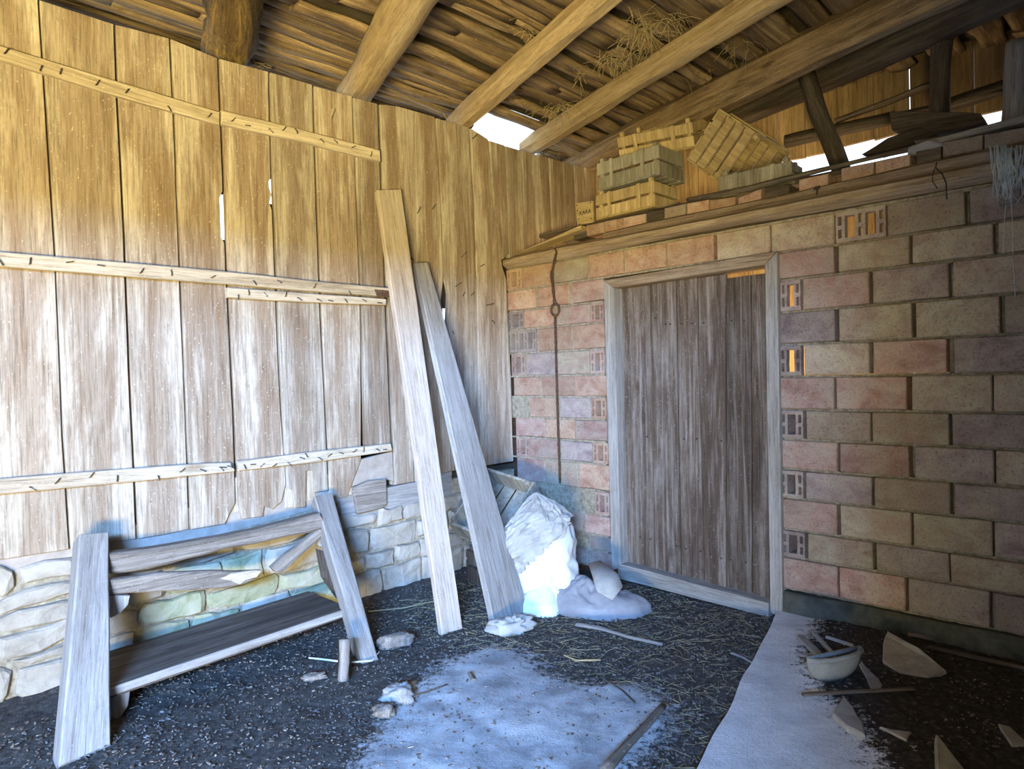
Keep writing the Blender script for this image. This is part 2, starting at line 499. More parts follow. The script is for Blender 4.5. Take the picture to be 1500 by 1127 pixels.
# ---------------------------------------------------------------- gate wall (left)
# dark outer cladding behind the boards, with a few slits where daylight comes in
def cladding():
    slits = []
    for (xa, ya, xb, yb) in ((319, 284, 331, 352), (393, 262, 402, 300), (258, 382, 266, 394), (648, 452, 657, 474)):
        p, q = W1(xa, ya, -.07), W1(xb, yb, -.07)
        slits.append((s1(p), s1(q), q.z, p.z))
    ss = sorted({-6.9, 1.05, *[v for q in slits for v in q[:2]]})
    zs = sorted({0.0, 2.63, *[v for q in slits for v in q[2:]]})
    mb = MB()
    for i in range(len(ss) - 1):
        for j in range(len(zs) - 1):
            cs, cz = (ss[i] + ss[i + 1]) / 2, (zs[j] + zs[j + 1]) / 2
            if any(a <= cs <= b and c <= cz <= d for a, b, c, d in slits): continue
            b = len(mb.v)
            mb.v += [A1(ss[i], zs[j], -.07), A1(ss[i + 1], zs[j], -.07), A1(ss[i + 1], zs[j + 1], -.07), A1(ss[i], zs[j + 1], -.07)]
            mb.f.append((b, b + 1, b + 2, b + 3))
    return mb.build('wall_left', M['backing'])
wall_left = cladding()
tag(wall_left, 'timber boarded barn wall on a stone base, with a double gate', kind='structure')

def jx(line, y):
    for (xa, ya), (xb, yb) in zip(line, line[1:]):
        if y <= yb: return lerp(xa, xb, (y - ya) / (yb - ya))
    (xa, ya), (xb, yb) = line[-2:]
    return lerp(xa, xb, (y - ya) / (yb - ya))
J0 = [(-60, -30), (-25, 825)]
J1 = [(57, 0), (70, 200), (80, 360), (92, 640), (103, 805)]
J2 = [(168, 35), (172, 150), (182, 340), (190, 560), (201, 790)]
J3 = [(249, 55), (255, 170), (264, 400), (272, 600), (279, 775)]
J4 = [(320, 85), (327, 250), (333, 420), (342, 600), (347, 735)]
J5 = [(395, 105), (399, 260), (408, 500), (413, 600), (420, 700)]
J6 = [(459, 125), (464, 300), (470, 460), (477, 600), (482, 700)]
J7 = [(517, 142), (524, 330), (530, 480), (535, 672)]
J8 = [(554, 152), (558, 240), (565, 440), (574, 660)]
def board_px(name, Jl, Jr, top, bottom, parent, off, mat, gap=1.6, thick=.028, warp=.004, notch=()):
    """vertical board between two joint lines; top: (yl, yr), bottom: list of px points left to right"""
    ys_l = [top[0]] + [y for x, y in Jl if top[0] + 40 < y < bottom[0][1] - 40]
    ys_r = [top[1]] + [y for x, y in Jr if top[1] + 40 < y < bottom[-1][1] - 40]
    right = [(jx(Jr, y) - gap, y) for y in ys_r]
    for (ya, yb, dx) in notch:
        right += [(jx(Jr, ya) - gap, ya), (jx(Jr, ya + 9) - gap - dx, ya + 9), (jx(Jr, yb - 9) - gap - dx, yb - 9), (jx(Jr, yb) - gap, yb)]
    right.sort(key=lambda q: q[1])
    px = [(jx(Jl, y) + gap, y) for y in ys_l] + list(bottom) + right[::-1]
    return slab(name, [W1(x, y, off) for x, y in px], N1, thick, mat, parent, axis=ZU, warp=warp)
gateL = empty('door_1', A1(-2.3, 0.5, 0))
tag(gateL, 'wide near leaf of the plank barn gate with three battens', kind='structure')
board_px('board', J0, J1, (-30, -20), [(-24, 824), (5, 820), (101, 805)], gateL, .010, M['gate'])
board_px('board', J1, J2, (0, 35), [(104, 805), (150, 797), (199, 790)], gateL, .014, M['gate'])
board_px('board', J2, J3, (36, 56), [(203, 790), (240, 784), (277, 776)], gateL, .008, M['gate'])
board_px('board', J3, J4, (57, 85), [(281, 776), (330, 768), (337, 752), (345, 738)], gateL, .012, M['gate'], notch=((280, 356, 5),))
gateR = empty('door_2', A1(-1.4, 0.6, 0))
tag(gateR, 'narrow far leaf of the plank barn gate with rotted lower ends', kind='structure')
board_px('board', J4, J5, (86, 105), [(350, 740), (355, 761), (385, 757), (387, 742), (400, 746), (413, 735), (419, 708)], gateR, .010, M['gate'], 2.2, notch=((256, 284, 3), (286, 308, 3)))
board_px('board', J5, J6, (106, 124), [(421, 715), (429, 718), (432, 745), (448, 743), (449, 690), (459, 690), (461, 722), (481, 719)], gateR, .014, M['gate'])
board_px('board', J6, J7, (126, 141), [(484, 690), (489, 731), (509, 729), (514, 715), (529, 674)], gateR, .009, M['gate'])
board_px('board', J7, J8, (143, 152), [(536, 664), (555, 662), (573, 660)], gateR, .012, M['gate'])
def batten(px, parent, off=.036, thick=.024, nails=8, seed=1):
    o = slab('batten', [W1(x, y, off) for x, y in px], N1, thick, M['batten'], parent, axis=W1(*px[1]) - W1(*px[0]), inset=.004, wob=.004)
    rnd = random.Random(seed)
    mb = MB()
    hm = len(px) // 2
    tops, bots = px[:hm], px[:hm - 1:-1]
    def along(ln, t):
        f = t * (len(ln) - 1); i = min(int(f), len(ln) - 2); f -= i
        return lerp(ln[i][0], ln[i + 1][0], f), lerp(ln[i][1], ln[i + 1][1], f)
    for k in range(nails):
        t = (k + .3 + rnd.random() * .4) / nails
        u = .35 + rnd.random() * .4
        (xa, ya), (xb, yb) = along(tops, t), along(bots, t)
        x, y = lerp(xa, xb, u), lerp(ya, yb, u)
        p = W1(x, y, off + .001)
        d = (U1 * rnd.uniform(-1, 1) + ZU * rnd.uniform(-.8, .8)).normalized()
        mb.tube([p - N1 * .004, p + N1 * .008, p + N1 * .007 + d * .024], .0022, 5)
    n = mb.build('bent_nails', M['iron'], o)
    tag(n, kind='stuff')
    return o
batten([(-60, 46), (0, 66), (150, 112), (322, 164), (322, 183), (150, 134), (0, 87), (-60, 69)], gateL, nails=10, seed=2)
batten([(-60, 364), (0, 369), (200, 386), (400, 405), (571, 422), (573, 435), (400, 422), (200, 406), (0, 390), (-60, 385)], gateL, off=.048, nails=15, seed=3)
batten([(-60, 706), (0, 702), (150, 690), (300, 679), (338, 678), (344, 684), (344, 691), (200, 706), (0, 725), (-60, 732)], gateL, nails=15, seed=4)
batten([(325, 161), (440, 189), (557, 220), (558, 237), (440, 207), (325, 182)], gateR, nails=9, seed=5)
batten([(334, 421), (450, 430), (566, 438), (566, 447), (450, 443), (334, 436)], gateR, off=.042, nails=10, seed=6)
batten([(349, 676), (460, 662), (573, 650), (575, 661), (460, 678), (350, 690)], gateR, nails=14, seed=7)
# iron latch plate at the end of the long batten
slab('latch_plate', [W1(x, y, .052) for x, y in ((549, 424), (574, 426), (575, 436), (553, 435))], N1, .005, M['rust'], gateL, axis=U1)

# frame post and wall boards beyond the gate
def wb(name, pxs, off, mat, thick=.03):
    return slab(name, [W1(x, y, off) for x, y in pxs], N1, thick, mat, wall_left, axis=ZU, warp=.005)
wb('post', [(557, 153), (579, 155), (590, 330), (600, 520), (607, 706), (578, 711), (574, 560), (566, 400)], -.004, M['gate'], .05)
wb('board', [(581, 155), (637, 171), (645, 300), (650, 405), (646, 440), (650, 470), (656, 560), (661, 690), (612, 706), (602, 520), (592, 330)], .006, M['gate'])
wb('board', [(640, 173), (687, 187), (693, 300), (697, 420), (700, 580), (704, 684), (664, 690), (657, 560), (656, 470), (658, 430), (653, 405), (647, 300)], .010, M['gate'])
wb('board', [(690, 188), (715, 204), (722, 300), (736, 390), (742, 410), (749, 560), (752, 676), (707, 683), (702, 580), (699, 420), (695, 300)], .004, M['gate'])
wb('board', [(717, 206), (739, 213), (746, 372), (737, 380), (724, 300)], .008, M['gate'])
ups = [740, 764, 789, 804, 825, 841, 856, 872]
for a, b in zip(ups, ups[1:]):
    ya, yb = 214 + (a - 740) * .27, 214 + (b - 740) * .27
    wb('board', [(a + 1, ya), (b - 1, yb), (b + 5, 375 - (a - 740) * .2), (a + 6, 378 - (a - 740) * .2)], .002 + .006 * random.random(), M['gate'])
# long bent nails in the boards beyond the gate
mb = MB()
for (x, y, dx, dy) in ((612, 312, 4, -9), (634, 306, 4, -7), (676, 377, 8, -8), (667, 420, 9, -6), (678, 434, 3, -6), (690, 433, 5, -5),
                       (714, 447, 10, -2), (699, 197, -7, 6), (603, 378, 3, 4), (722, 470, 3, 4), (663, 485, 2, 5), (705, 390, 5, -3)):
    p, q = W1(x, y, .012), W1(x + dx, y + dy, .03)
    mb.tube([p - N1 * .02, p, q], .0028, 5)
tag(mb.build('bent_nails', M['iron'], wall_left), kind='stuff')
# hasp stub on the gate top
slab('wood_peg', [W1(x, y, .03) for x, y in ((482, 172), (488, 158), (491, 159), (486, 174))], N1, .02, M['batten'], gateR)

# boards carry on beside the gate, past the picture
sx_ = s1(W1(-45, 400)) - .012
rb_ = random.Random(41)
while sx_ > -4.9:
    wd_ = rb_.uniform(.19, .27)
    slab('board', [A1(sx_ - wd_, .54, .01), A1(sx_ - .006, .54, .01), A1(sx_ - .006, 2.62, .01), A1(sx_ - wd_, 2.62, .01)], N1, .028, M['gate'], wall_left, axis=ZU, warp=.004)
    sx_ -= wd_
# sill timbers between boards and stones
slab('sill', [W1(x, y, -.004) for x, y in ((-60, 862), (40, 838), (165, 812), (300, 790), (440, 752), (520, 728), (520, 690), (347, 720), (165, 780), (-60, 812))], N1, .05, M['plaster'], wall_left, axis=U1, wob=.006)
slab('sill', [W1(x, y, .004) for x, y in ((500, 772), (560, 757), (622, 742), (662, 732), (662, 690), (612, 706), (500, 728))], N1, .06, M['grey'], wall_left, axis=U1)
slab('patch_board', [W1(x, y, .028) for x, y in ((518, 714), (540, 705), (566, 702), (567, 740), (560, 745), (524, 754))], N1, .02, M['bench'], wall_left, axis=U1)
slab('brace', [W1(x, y, -.002) for x, y in ((514, 714), (530, 673), (575, 661), (577, 706), (566, 702), (540, 705))], N1, .02, M['plaster'], wall_left, axis=U1)
for (x0, x1_, y0, y1_) in ((344, 353, 700, 752), (418, 432, 712, 745), (448, 462, 690, 735), (482, 492, 690, 742), (508, 518, 715, 748)):
    slab('backing_board', [W1(x, y, -.001) for x, y in ((x0, y0), (x1_, y0 - 2), (x1_, y1_ - 2), (x0, y1_))], N1, .02, M['batten'], wall_left, axis=ZU)

# stones of the base
def stone(pts, n, mat, parent, bulge=.03, back=.10):
    c = sum(pts, V()) / len(pts)
    mw = frame(c, ZU, n); inv = mw.inverted()
    P = []
    for i in range(len(pts)):
        a, b = inv @ pts[i], inv @ pts[(i + 1) % len(pts)]
        for t in (0, .5): P.append(a.lerp(b, t))
    for _ in range(1):
        P = [(P[i - 1] + P[i] * 6 + P[(i + 1) % len(P)]) / 8 for i in range(len(P))]
    k = len(P)
    vs, fs = [], []
    sd = random.random() * 99
    for (f, y) in ((1.0, -back), (1.0, -.006), (.96, .008), (.80, bulge * .85)):
        for p in P:
            q = V((p.x * f, y, p.z * f))
            if y > -.05: q += noise.noise_vector(q * 14 + V((sd, 0, 0))) * .013
            vs.append(q)
    vs.append(V((0, bulge, 0)) + noise.noise_vector(V((sd, 1, 1))) * .008)
    for r in range(3):
        for i in range(k):
            j = (i + 1) % k
            fs.append((r * k + i, r * k + j, (r + 1) * k + j, (r + 1) * k + i))
    for i in range(k): fs.append((3 * k + i, 3 * k + (i + 1) % k, 4 * k))
    me = mesh('stone', vs, fs, False)
    return link('stone', me, mat, parent, mw)
base_fill = slab('mortar', [A1(-6.8, 0, -.006), A1(0, 0, -.006), A1(0, .56, -.006), A1(-6.8, .56, -.006)], N1, .05, M['mortar'], wall_left, axis=U1, step=9)
for px in (((-6, 820), (18, 832), (25, 858), (8, 876), (-6, 876)), ((21, 830), (113, 814), (114, 842), (30, 858)),
           ((-6, 882), (30, 863), (114, 846), (113, 868), (60, 882), (-6, 902)), ((-6, 905), (60, 887), (112, 873), (112, 897), (86, 912), (-6, 931)),
           ((-6, 934), (80, 915), (112, 902), (112, 930), (60, 955), (8, 968), (-6, 960)), ((12, 970), (62, 957), (112, 935), (112, 955), (30, 976)),
           ((-6, 975), (18, 980), (14, 1020), (-6, 1036)), ((23, 979), (90, 963), (112, 962), (110, 1012), (40, 1030), (22, 1016))):
    stone([W1(x, y, .0) for x, y in px], N1, M['stone'], wall_left, .02)
rs = random.Random(21)
z = .0
for row, h, s, s_end in ((0, .15, -2.42, 0), (1, .10, -2.42, 0), (2, .13, -2.42, 0), (3, .09, -2.42, 0), (4, .15, -4.8, -2.72), (5, .12, -4.8, -2.72), (6, .13, -4.8, -2.72), (7, .13, -4.8, -2.72)):
    if row == 4: z = 0.0
    while s < s_end - .02:
        L = rs.uniform(.14, .36)
        e = min(s + L, s_end)
        if e - s < .07: break
        g = .006
        def jj(): return rs.uniform(-.016, .016)
        pts = [A1(s + g, z + g + jj()), A1((s + e) / 2, z + g + jj()), A1(e - g, z + g + jj()), A1(e - g + jj(), z + h / 2), A1(e - g, z + h - g + jj()),
               A1((s + e) / 2 + jj(), z + h - g + jj()), A1(s + g, z + h - g + jj()), A1(s + g + jj(), z + h / 2)]
        mossy = -2.25 < s < -1.35 and rs.random() < .75
        stone(pts, N1, M['moss'] if mossy else M['stone'], wall_left, rs.uniform(.008, .03))
        s = e
    z += h

# ---------------------------------------------------------------- brick partition
wall_back = empty('wall_back', A2(1.3, 0, 0))
tag(wall_back, 'partition wall of hollow clay bricks around the plank door', kind='structure')
BD = .13
def zy(rowz): return rowz
bshare = {}
def brick(s0, s1_, z0, z1, mat, proud=0.0, depth=BD, parent=None, name='brick', rot=0.0):
    key = (round((s1_ - s0) / .004), round((z1 - z0) / .003), depth, mat.name)
    if key not in bshare:
        bshare[key] = boxmesh('brick', key[0] * .004, depth, key[1] * .003, .004, .0025)
        bshare[key].materials.append(mat)
    c = A2((s0 + s1_) / 2, (z0 + z1) / 2, proud - depth / 2)
    mw = frame(c, ZU - U2 * rot, N2)
    return link(name, bshare[key], None, parent or wall_back, mw)
def hollow(s0, s1_, z0, z1, mat, nbig=1, proud=0.0, parent=None, BD=.13):
    W, Hh = s1_ - s0, z1 - z0
    cols = [('w', .5)]
    for b in range(nbig): cols += [('s', .9), ('w', .8), ('b', 2.4), ('w', .8)]
    cols += [('s', .9), ('w', .5)]
    tot = sum(c[1] for c in cols)
    xs, x = [-W / 2], -W / 2
    for c in cols: x += W * c[1] / tot; xs.append(x)
    zs = [-Hh / 2 + Hh * t for t in (0, .14, .43, .57, .86, 1)]
    nc, nr = len(cols), 5
    solid = [[not (cols[i][0] == 'b' and 1 <= j <= 3 or cols[i][0] == 's' and j in (1, 3)) for j in range(nr)] for i in range(nc)]
    vs, fs = [], []
    idx = {}
    def vi(i, j, k):
        if (i, j, k) not in idx:
            idx[(i, j, k)] = len(vs)
            q = V((xs[i], BD / 2 - (0 if k == 0 else BD), zs[j]))
            vs.append(q + noise.noise_vector(q * 60) * .0015)
        return idx[(i, j, k)]
    for i in range(nc):
        for j in range(nr):
            if not solid[i][j]: continue
            fs.append((vi(i, j, 0), vi(i + 1, j, 0), vi(i + 1, j + 1, 0), vi(i, j + 1, 0)))
            fs.append((vi(i, j, 1), vi(i, j + 1, 1), vi(i + 1, j + 1, 1), vi(i + 1, j, 1)))
            for (di, dj, a, b) in ((-1, 0, (i, j), (i, j + 1)), (1, 0, (i + 1, j), (i + 1, j + 1)), (0, -1, (i, j), (i + 1, j)), (0, 1, (i, j + 1), (i + 1, j + 1))):
                ii, jq = i + di, j + dj
                if not (0 <= ii < nc and 0 <= jq < nr) or not solid[ii][jq]:
                    fs.append((vi(*a, 0), vi(*b, 0), vi(*b, 1), vi(*a, 1)))
    me = mesh('hollow_brick', vs, fs)
    mw = frame(A2((s0 + s1_) / 2, (z0 + z1) / 2, proud - BD / 2), ZU, N2)
    return link('hollow_brick', me, mat, parent or wall_back, mw)
mort = MB()
def bed(s0, s1_, z0, z1, rec0=.004, rec1=.016, back=.11):
    n = max(2, int((s1_ - s0) / .02))
    b = len(mort.v)
    for i in range(n + 1):
        s = lerp(s0, s1_, i / n)
        r = lerp(rec0, rec1, .5 + .5 * noise.noise(V((s * 31, z0 * 17, 3)))) 
        dz = .003 * noise.noise(V((s * 47, z0 * 9, 1)))
        mort.v += [A2(s, z0 + dz, -r), A2(s, z1 + dz, -r), A2(s, z1, -back), A2(s, z0, -back)]
    for i in range(n):
        a, c = b + i * 4, b + i * 4 + 4
        for k in range(4): mort.f.append((a + k, a + (k + 1) % 4, c + (k + 1) % 4, c + k))
    mort.f.append((b, b + 1, b + 2, b + 3)); e = b + n * 4
    mort.f.append((e + 3, e + 2, e + 1, e))
def perp(s0, s1_, z0, z1, rec):
    mort.box8([A2(s0, z0, -rec), A2(s1_, z0, -rec), A2(s1_, z1, -rec), A2(s0, z1, -rec),
               A2(s0, z0, -.11), A2(s1_, z0, -.11), A2(s1_, z1, -.11), A2(s0, z1, -.11)])
def cap(s0, s1_, z0, z1):
    mort.box8([A2(s0, z0, -.10), A2(s1_, z0, -.10), A2(s1_, z1, -.10), A2(s0, z1, -.10),
               A2(s0, z0, -.14), A2(s1_, z0, -.14), A2(s1_, z1, -.14), A2(s0, z1, -.14)])
HJ = .0055
def row(z0, z1, items, side, open_after=()):
    """items: (px0, px1, kind); kind h1/h2/h3 hollow, else brick colour"""
    prev = None
    zm = (z0 + z1) / 2
    rr = random.Random(int(z0 * 1000) + (5 if side == 'R' else 0))
    for k, (a, b, kind) in enumerate(items):
        sa_, sb_ = s_at(a, zm), s_at(b, zm)
        pr = rr.uniform(-.004, .005)
        if kind[0] == 'h':
            hollow(sa_, sb_, z0 + HJ, z1 - HJ, BR[kind[2]], int(kind[1]), pr, BD=.13 if len(kind) > 3 else .034)
            if len(kind) > 3: cap(sa_, sb_, z0, z1)
        elif kind == 'm':
            perp(sa_, sb_, z0, z1, .008)
        else:
            brick(sa_, sb_, z0 + HJ + rr.uniform(0, .002), z1 - HJ, BR[kind], pr)
        if prev is not None and sa_ - prev > .0005 and a not in open_after:
            perp(prev - .002, sa_ + .002, z0, z1, .008 if side == 'L' else .06)
        prev = sb_
    while side == 'R' and prev < 3.5:      # the courses run on past the picture
        e_ = min(prev + .285, 3.6)
        brick(prev + .012, e_, z0 + HJ, z1 - HJ, BR[rr.choice('cvcp')], rr.uniform(-.004, .005))
        perp(prev - .002, prev + .014, z0, z1, .06)
        prev = e_
zr = [1.845, 1.702, 1.574, 1.424, 1.272, 1.124, .973, .835, .695, .56, .413, .285, .135]
R = [
 [(1050, 1127, 'c'), (1129, 1221, 'c'), (1224, 1297, 'h2v'), (1300, 1413, 'c'), (1421, 1530, 'v'), (1540, 1690, 'c')],
 [(1142, 1222, 'p'), (1228, 1332, 'c'), (1337, 1454, 'c'), (1463, 1590, 'c'), (1600, 1720, 'c')],
 [(1143, 1172, 'h1v'), (1177, 1273, 'p'), (1278, 1388, 'v'), (1396, 1516, 'c'), (1525, 1690, 'c')],
 [(1142, 1222, 'v'), (1229, 1336, 'c'), (1342, 1464, 'c'), (1472, 1600, 'c'), (1610, 1720, 'c')],
 [(1143, 1174, 'h1v'), (1178, 1273, 'c'), (1279, 1387, 'p'), (1397, 1516, 'v'), (1525, 1690, 'c')],
 [(1143, 1222, 'p'), (1225, 1327, 'p'), (1336, 1453, 'c'), (1456, 1590, 'c'), (1600, 1720, 'c')],
 [(1143, 1176, 'h1vx'), (1181, 1275, 'c'), (1278, 1390, 'c'), (1395, 1516, 'v'), (1525, 1690, 'c')],
 [(1143, 1226, 'p'), (1230, 1332, 'p'), (1340, 1456, 'v'), (1459, 1590, 'c'), (1600, 1720, 'c')],
 [(1143, 1177, 'h1vx'), (1181, 1277, 'v'), (1281, 1391, 'c'), (1398, 1520, 'v'), (1528, 1690, 'c')],
 [(1144, 1226, 'p'), (1231, 1334, 'c'), (1338, 1453, 'c'), (1457, 1590, 'v'), (1600, 1720, 'c')],
 [(1145, 1179, 'h1vx'), (1183, 1278, 'c'), (1283, 1390, 'v'), (1393, 1516, 'c'), (1525, 1690, 'c')],
 [(1146, 1227, 'p'), (1229, 1326, 'p'), (1330, 1450, 'v'), (1456, 1590, 'v'), (1600, 1720, 'c')],
]
for k, it in enumerate(R):
    opn = {1: (1228, 1337), 2: (1278,), 4: (1279, 1178), 5: (1336,), 0: (1300, 1224)}.get(k, ())
    row(zr[k + 1], zr[k], it, 'R', opn)
s_jr = s_at(1143, .8)
for k in range(len(zr)):
    if k == 0: continue
    bed(s_jr, 3.6, zr[k] - HJ, zr[k] + HJ, .008, .03)
zl = [1.845, 1.706, 1.572, 1.452, 1.302, 1.155, 1.026, .895, .768, .640, .485, .345, .225, .135, .04]
LROWS = [
 [(742, 764, 'h1ox'), (765, 808, 'o'), (812, 860, 'c'), (862, 913, 'o'), (915, 975, 'o'), (977, 1046, 'o')],
 [(740, 784, 'o'), (787, 833, 'o'), (838, 884, 'p')],
 [(743, 767, 'h1vx'), (768, 812, 'o'), (815, 864, 'p'), (866, 884, 'h1px')],
 [(744, 786, 'h3vx'), (788, 836, 'o'), (839, 885, 'o')],
 [(749, 769, 'h1px'), (771, 814, 'v'), (817, 863, 'c'), (866, 886, 'h1px')],
 [(752, 791, 'o'), (793, 841, 'o'), (843, 888, 'o')],
 [(748, 773, 'm'), (775, 816, 'o'), (820, 865, 'v'), (867, 888, 'h1ox')],
 [(755, 797, 'p'), (799, 842, 'o'), (844, 889, 'p')],
 [(756, 775, 'h1px'), (776, 817, 'p'), (821, 867, 'v'), (869, 890, 'h1ox')],
 [(757, 798, 'p'), (800, 846, 'c'), (848, 892, 'o')],
 [(758, 812, 'm'), (814, 871, 'm'), (873, 893, 'h1px')],
 [(760, 806, 'v'), (809, 853, 'p'), (857, 893, 'p')],
 [(760, 806, 'p'), (809, 861, 'm'), (864, 895, 'v')],
 [(760, 806, 'm'), (809, 861, 'p'), (864, 896, 'p')],
]
for k, it in enumerate(LROWS): row(zl[k + 1], zl[k], it, 'L')
s_jl = s_at(886, .8)
for k in range(1, len(zl)): bed(-.03, s_jl if k > 1 else s_jr, zl[k] - HJ, zl[k] + HJ, -.002, .012)
bed(-.03, 3.6, 1.836, 1.852)
tag(mort.build('mortar', M['mortar'], wall_back), kind='stuff')
# mossy concrete footing under the bricks, right of the door
slab('footing', [A2(s_jr - .02, -.03, .03), A2(s_jr - .02, .128, .02), A2(2.2, .130, .022), A2(2.9, .13, .03), A2(3.6, .13, .03), A2(3.6, -.03, .06)], N2, .2, M['plinth'], wall_back, axis=U2, wob=.01, inset=.012)
# beam lying on the courses, with a second pole on its outer half
def bp(px, py, off): return W2(px, py, off)
sweep('wall_beam', [A2(-.03, 1.885, -.03), A2(.9, 1.892, -.03), A2(1.8, 1.895, -.032), A2(3.6, 1.90, -.03)], N2, lambda t: .14,
      lambda t: .075 + .012 * math.sin(t * 9), M['wall_beam'], wall_back, 34, 8, .005, 1.0, False)
sweep('wall_beam', [A2(.75, 1.935, -.045), A2(1.6, 1.945, -.04), A2(2.6, 1.955, -.045), A2(3.6, 1.96, -.045)], N2, lambda t: .13,
      lambda t: .058 + .01 * math.sin(t * 13), M['wall_beam'], wall_back, 34, 8, .005, .9, False)
# header bricks and blocks on the beam
def top_brick(x0, x1_, ya, yb, yc, yd, mat, depth=.12, name='brick', off=-.01):
    pts = [W2(x0, yb, off), W2(x1_, yd, off), W2(x1_, yc, off), W2(x0, ya, off)]
    return slab(name, pts, N2, depth, mat, wall_back, axis=U2 if mat in BR.values() else N2.cross(ZU), inset=.004, wob=.002, step=.04)
for (x0, x1_, ya, yb, yc, yd, kd) in ((840, 858, 336, 352, 332, 347, 'w'), (859, 885, 330, 346, 325, 341, 'o'), (886, 903, 324, 340, 321, 337, 'o'), (904, 912, 321, 337, 319, 335, 'o'),
        (913, 945, 319, 335, 313, 329, 'p'), (947, 972, 309, 328, 306, 324, 'w'), (973, 1004, 305, 322, 298, 317, 'c'), (1006, 1038, 298, 316, 292, 310, 'o'),
        (1040, 1077, 293, 308, 288, 304, 'o'), (1081, 1115, 290, 302, 276, 297, 'p'), (1120, 1156, 276, 296, 270, 290, 'w'), (1170, 1213, 263, 284, 254, 276, 'p'),
        (1232, 1280, 247, 271, 237, 262, 'p'), (1282, 1333, 237, 259, 226, 248, 'p'), (1342, 1379, 222, 244, 214, 236, 'w'), (1381, 1440, 208, 230, 197, 219, 'v'), (1442, 1520, 197, 219, 182, 204, 'v'), (1524, 1600, 180, 204, 165, 190, 'v')):
    if kd == 'w': top_brick(x0, x1_, ya, yb, yc, yd, M['dark'], name='wood_block')
    else: top_brick(x0, x1_, ya, yb, yc, yd, BR[kd])
sweep('pole', [W2(1007, 293, -.02), W2(1099, 276, -.02), W2(1200, 250, -.02), W2(1274, 232, -.03), W2(1356, 214, -.04)], N2, lambda t: .03, lambda t: .022 + .006 * math.sin(t * 7), M['dark'], wall_back, 16, 8, .004, .4)
slab('board', [W2(1360, 213, -.02), W2(1530, 172, -.02), W2(1530, 160, -.02), W2(1362, 205, -.02)], N2, .12, M['grey'], wall_back, axis=U2)
slab('board', [W2(754, 372, .04), W2(852, 336, .04), W2(850, 330, .04), W2(800, 352, .04)], N2, .1, M['crate'], wall_back, axis=U2)

# ---------------------------------------------------------------- plank door in the brick wall
door = empty('door_3', A2(1.25, 0, 0))
tag(door, 'low brown plank door in a grey wooden frame', kind='structure')
slab('jamb', [W2(x, y, .03) for x, y in ((884, 411), (899, 422), (909, 832), (896, 836))], N2, .13, M['jamb'], door, axis=ZU)
slab('jamb', [W2(x, y, .03) for x, y in ((1120, 388), (1138, 369), (1146, 903), (1128, 899))], N2, .10, M['jamb'], door, axis=ZU)
slab('lintel', [W2(x, y, .032) for x, y in ((884, 411), (1137, 368), (1120, 388), (899, 422))], N2, .13, M['wall_beam'], door, axis=U2)
slab('sill', [W2(x, y, .03) for x, y in ((905, 826), (1126, 884), (1126, 905), (905, 848))], N2, .10, M['jamb'], door, axis=U2, wob=.004)
dt = [905, 952.5, 990, 1021, 1063, 1100, 1128]
db = [915, 959.5, 998, 1032, 1064, 1102, 1132]
for k in range(6):
    def ty(x): return 424 - (x - 912) * .13 + (3.5 if k >= 4 else -3)
    def by(x): return 834 + (x - 925) * .265 + 6
    o_ = -.045 + (.004 if k % 2 else 0)
    slab('plank', [W2(x, y, o_) for x, y in ((dt[k] + .8, ty(dt[k])), (dt[k + 1] - .8, ty(dt[k + 1])), (db[k + 1] - .8, by(db[k + 1])), (db[k] + .8, by(db[k])))], N2, .025, M['door'], door, axis=ZU, warp=.003)
mb = MB()
for x, y in ((960, 466), (975, 475), (982, 475), (998, 474), (1014, 474), (1031, 473), (1072, 470), (1090, 470), (938, 787), (953, 790), (967, 795), (991, 800), (1005, 804),
             (1026, 808), (1041, 812), (1057, 818), (1070, 820), (1093, 824), (948, 640), (1002, 643), (1021, 643), (1057, 646), (1092, 648)):
    p = W2(x, y, -.04)
    mb.tube([p, p + N2 * .006], .0045, 6)
tag(mb.build('nail_heads', M['iron'], door), kind='stuff')

# ---------------------------------------------------------------- roof
BDIR = V((-.4198, .907, .0337)).normalized()
ROOF_Z = 2.80
def roofz(q): return ROOF_Z - .036 * q
cm = MB()
def rq(sa_, sb_, qa, qb):
    b = len(cm.v)
    for (s, q) in ((sa_, qa), (sb_, qa), (sb_, qb), (sa_, qb)): cm.v.append(A1(s, roofz(q) + .075, q))
    cm.f.append((b, b + 1, b + 2, b + 3))
rq(-7.5, 1.1, 0.0, 7.0)
for pts in (((-7.5, 0), (-.33, 0), (.5, -.9), (-7.5, -.9)), ((.31, 0), (1.1, 0), (1.1, -.7), (1.05, -.7))):
    b = len(cm.v)
    for (s, q) in pts: cm.v.append(A1(s, roofz(q) + .075, q))
    cm.f.append((b, b + 1, b + 2, b + 3))
ceiling = cm.build('ceiling', M['backing'])
tag(ceiling, 'underside of a rough slab wood roof on hewn joists', kind='structure')
def joist(px, z, wd, ht, mat, near=4.3, far=.25, rough=.012, square=.75):
    d = ray(*px); p = CAMP + d * ((z - CAM_H) / d.z)
    p += ZU * ht / 2
    n = [p + BDIR * far, p, p - BDIR * (near * .33), p - BDIR * (near * .66), p - BDIR * near]
    for i in (2, 3): n[i] = n[i] + V((random.uniform(-.02, .02), 0, random.uniform(-.015, .015)))
    side = BDIR.cross(ZU)
    return sweep('joist', n, side, lambda t: wd * (1 + .08 * math.sin(t * 11 + px[0])), lambda t: ht * (1 + .07 * math.sin(t * 14 + px[0])), mat, ceiling, 30 if square > .9 else 40, 8 if square > .9 else 12, .008 if square > .9 else rough, square, square < .9)
joist((338, 78), 2.64, .20, .17, M['bark'], rough=.045, square=.2)
joist((530, 141), 2.645, .17, .14, M['beam'], square=.5)
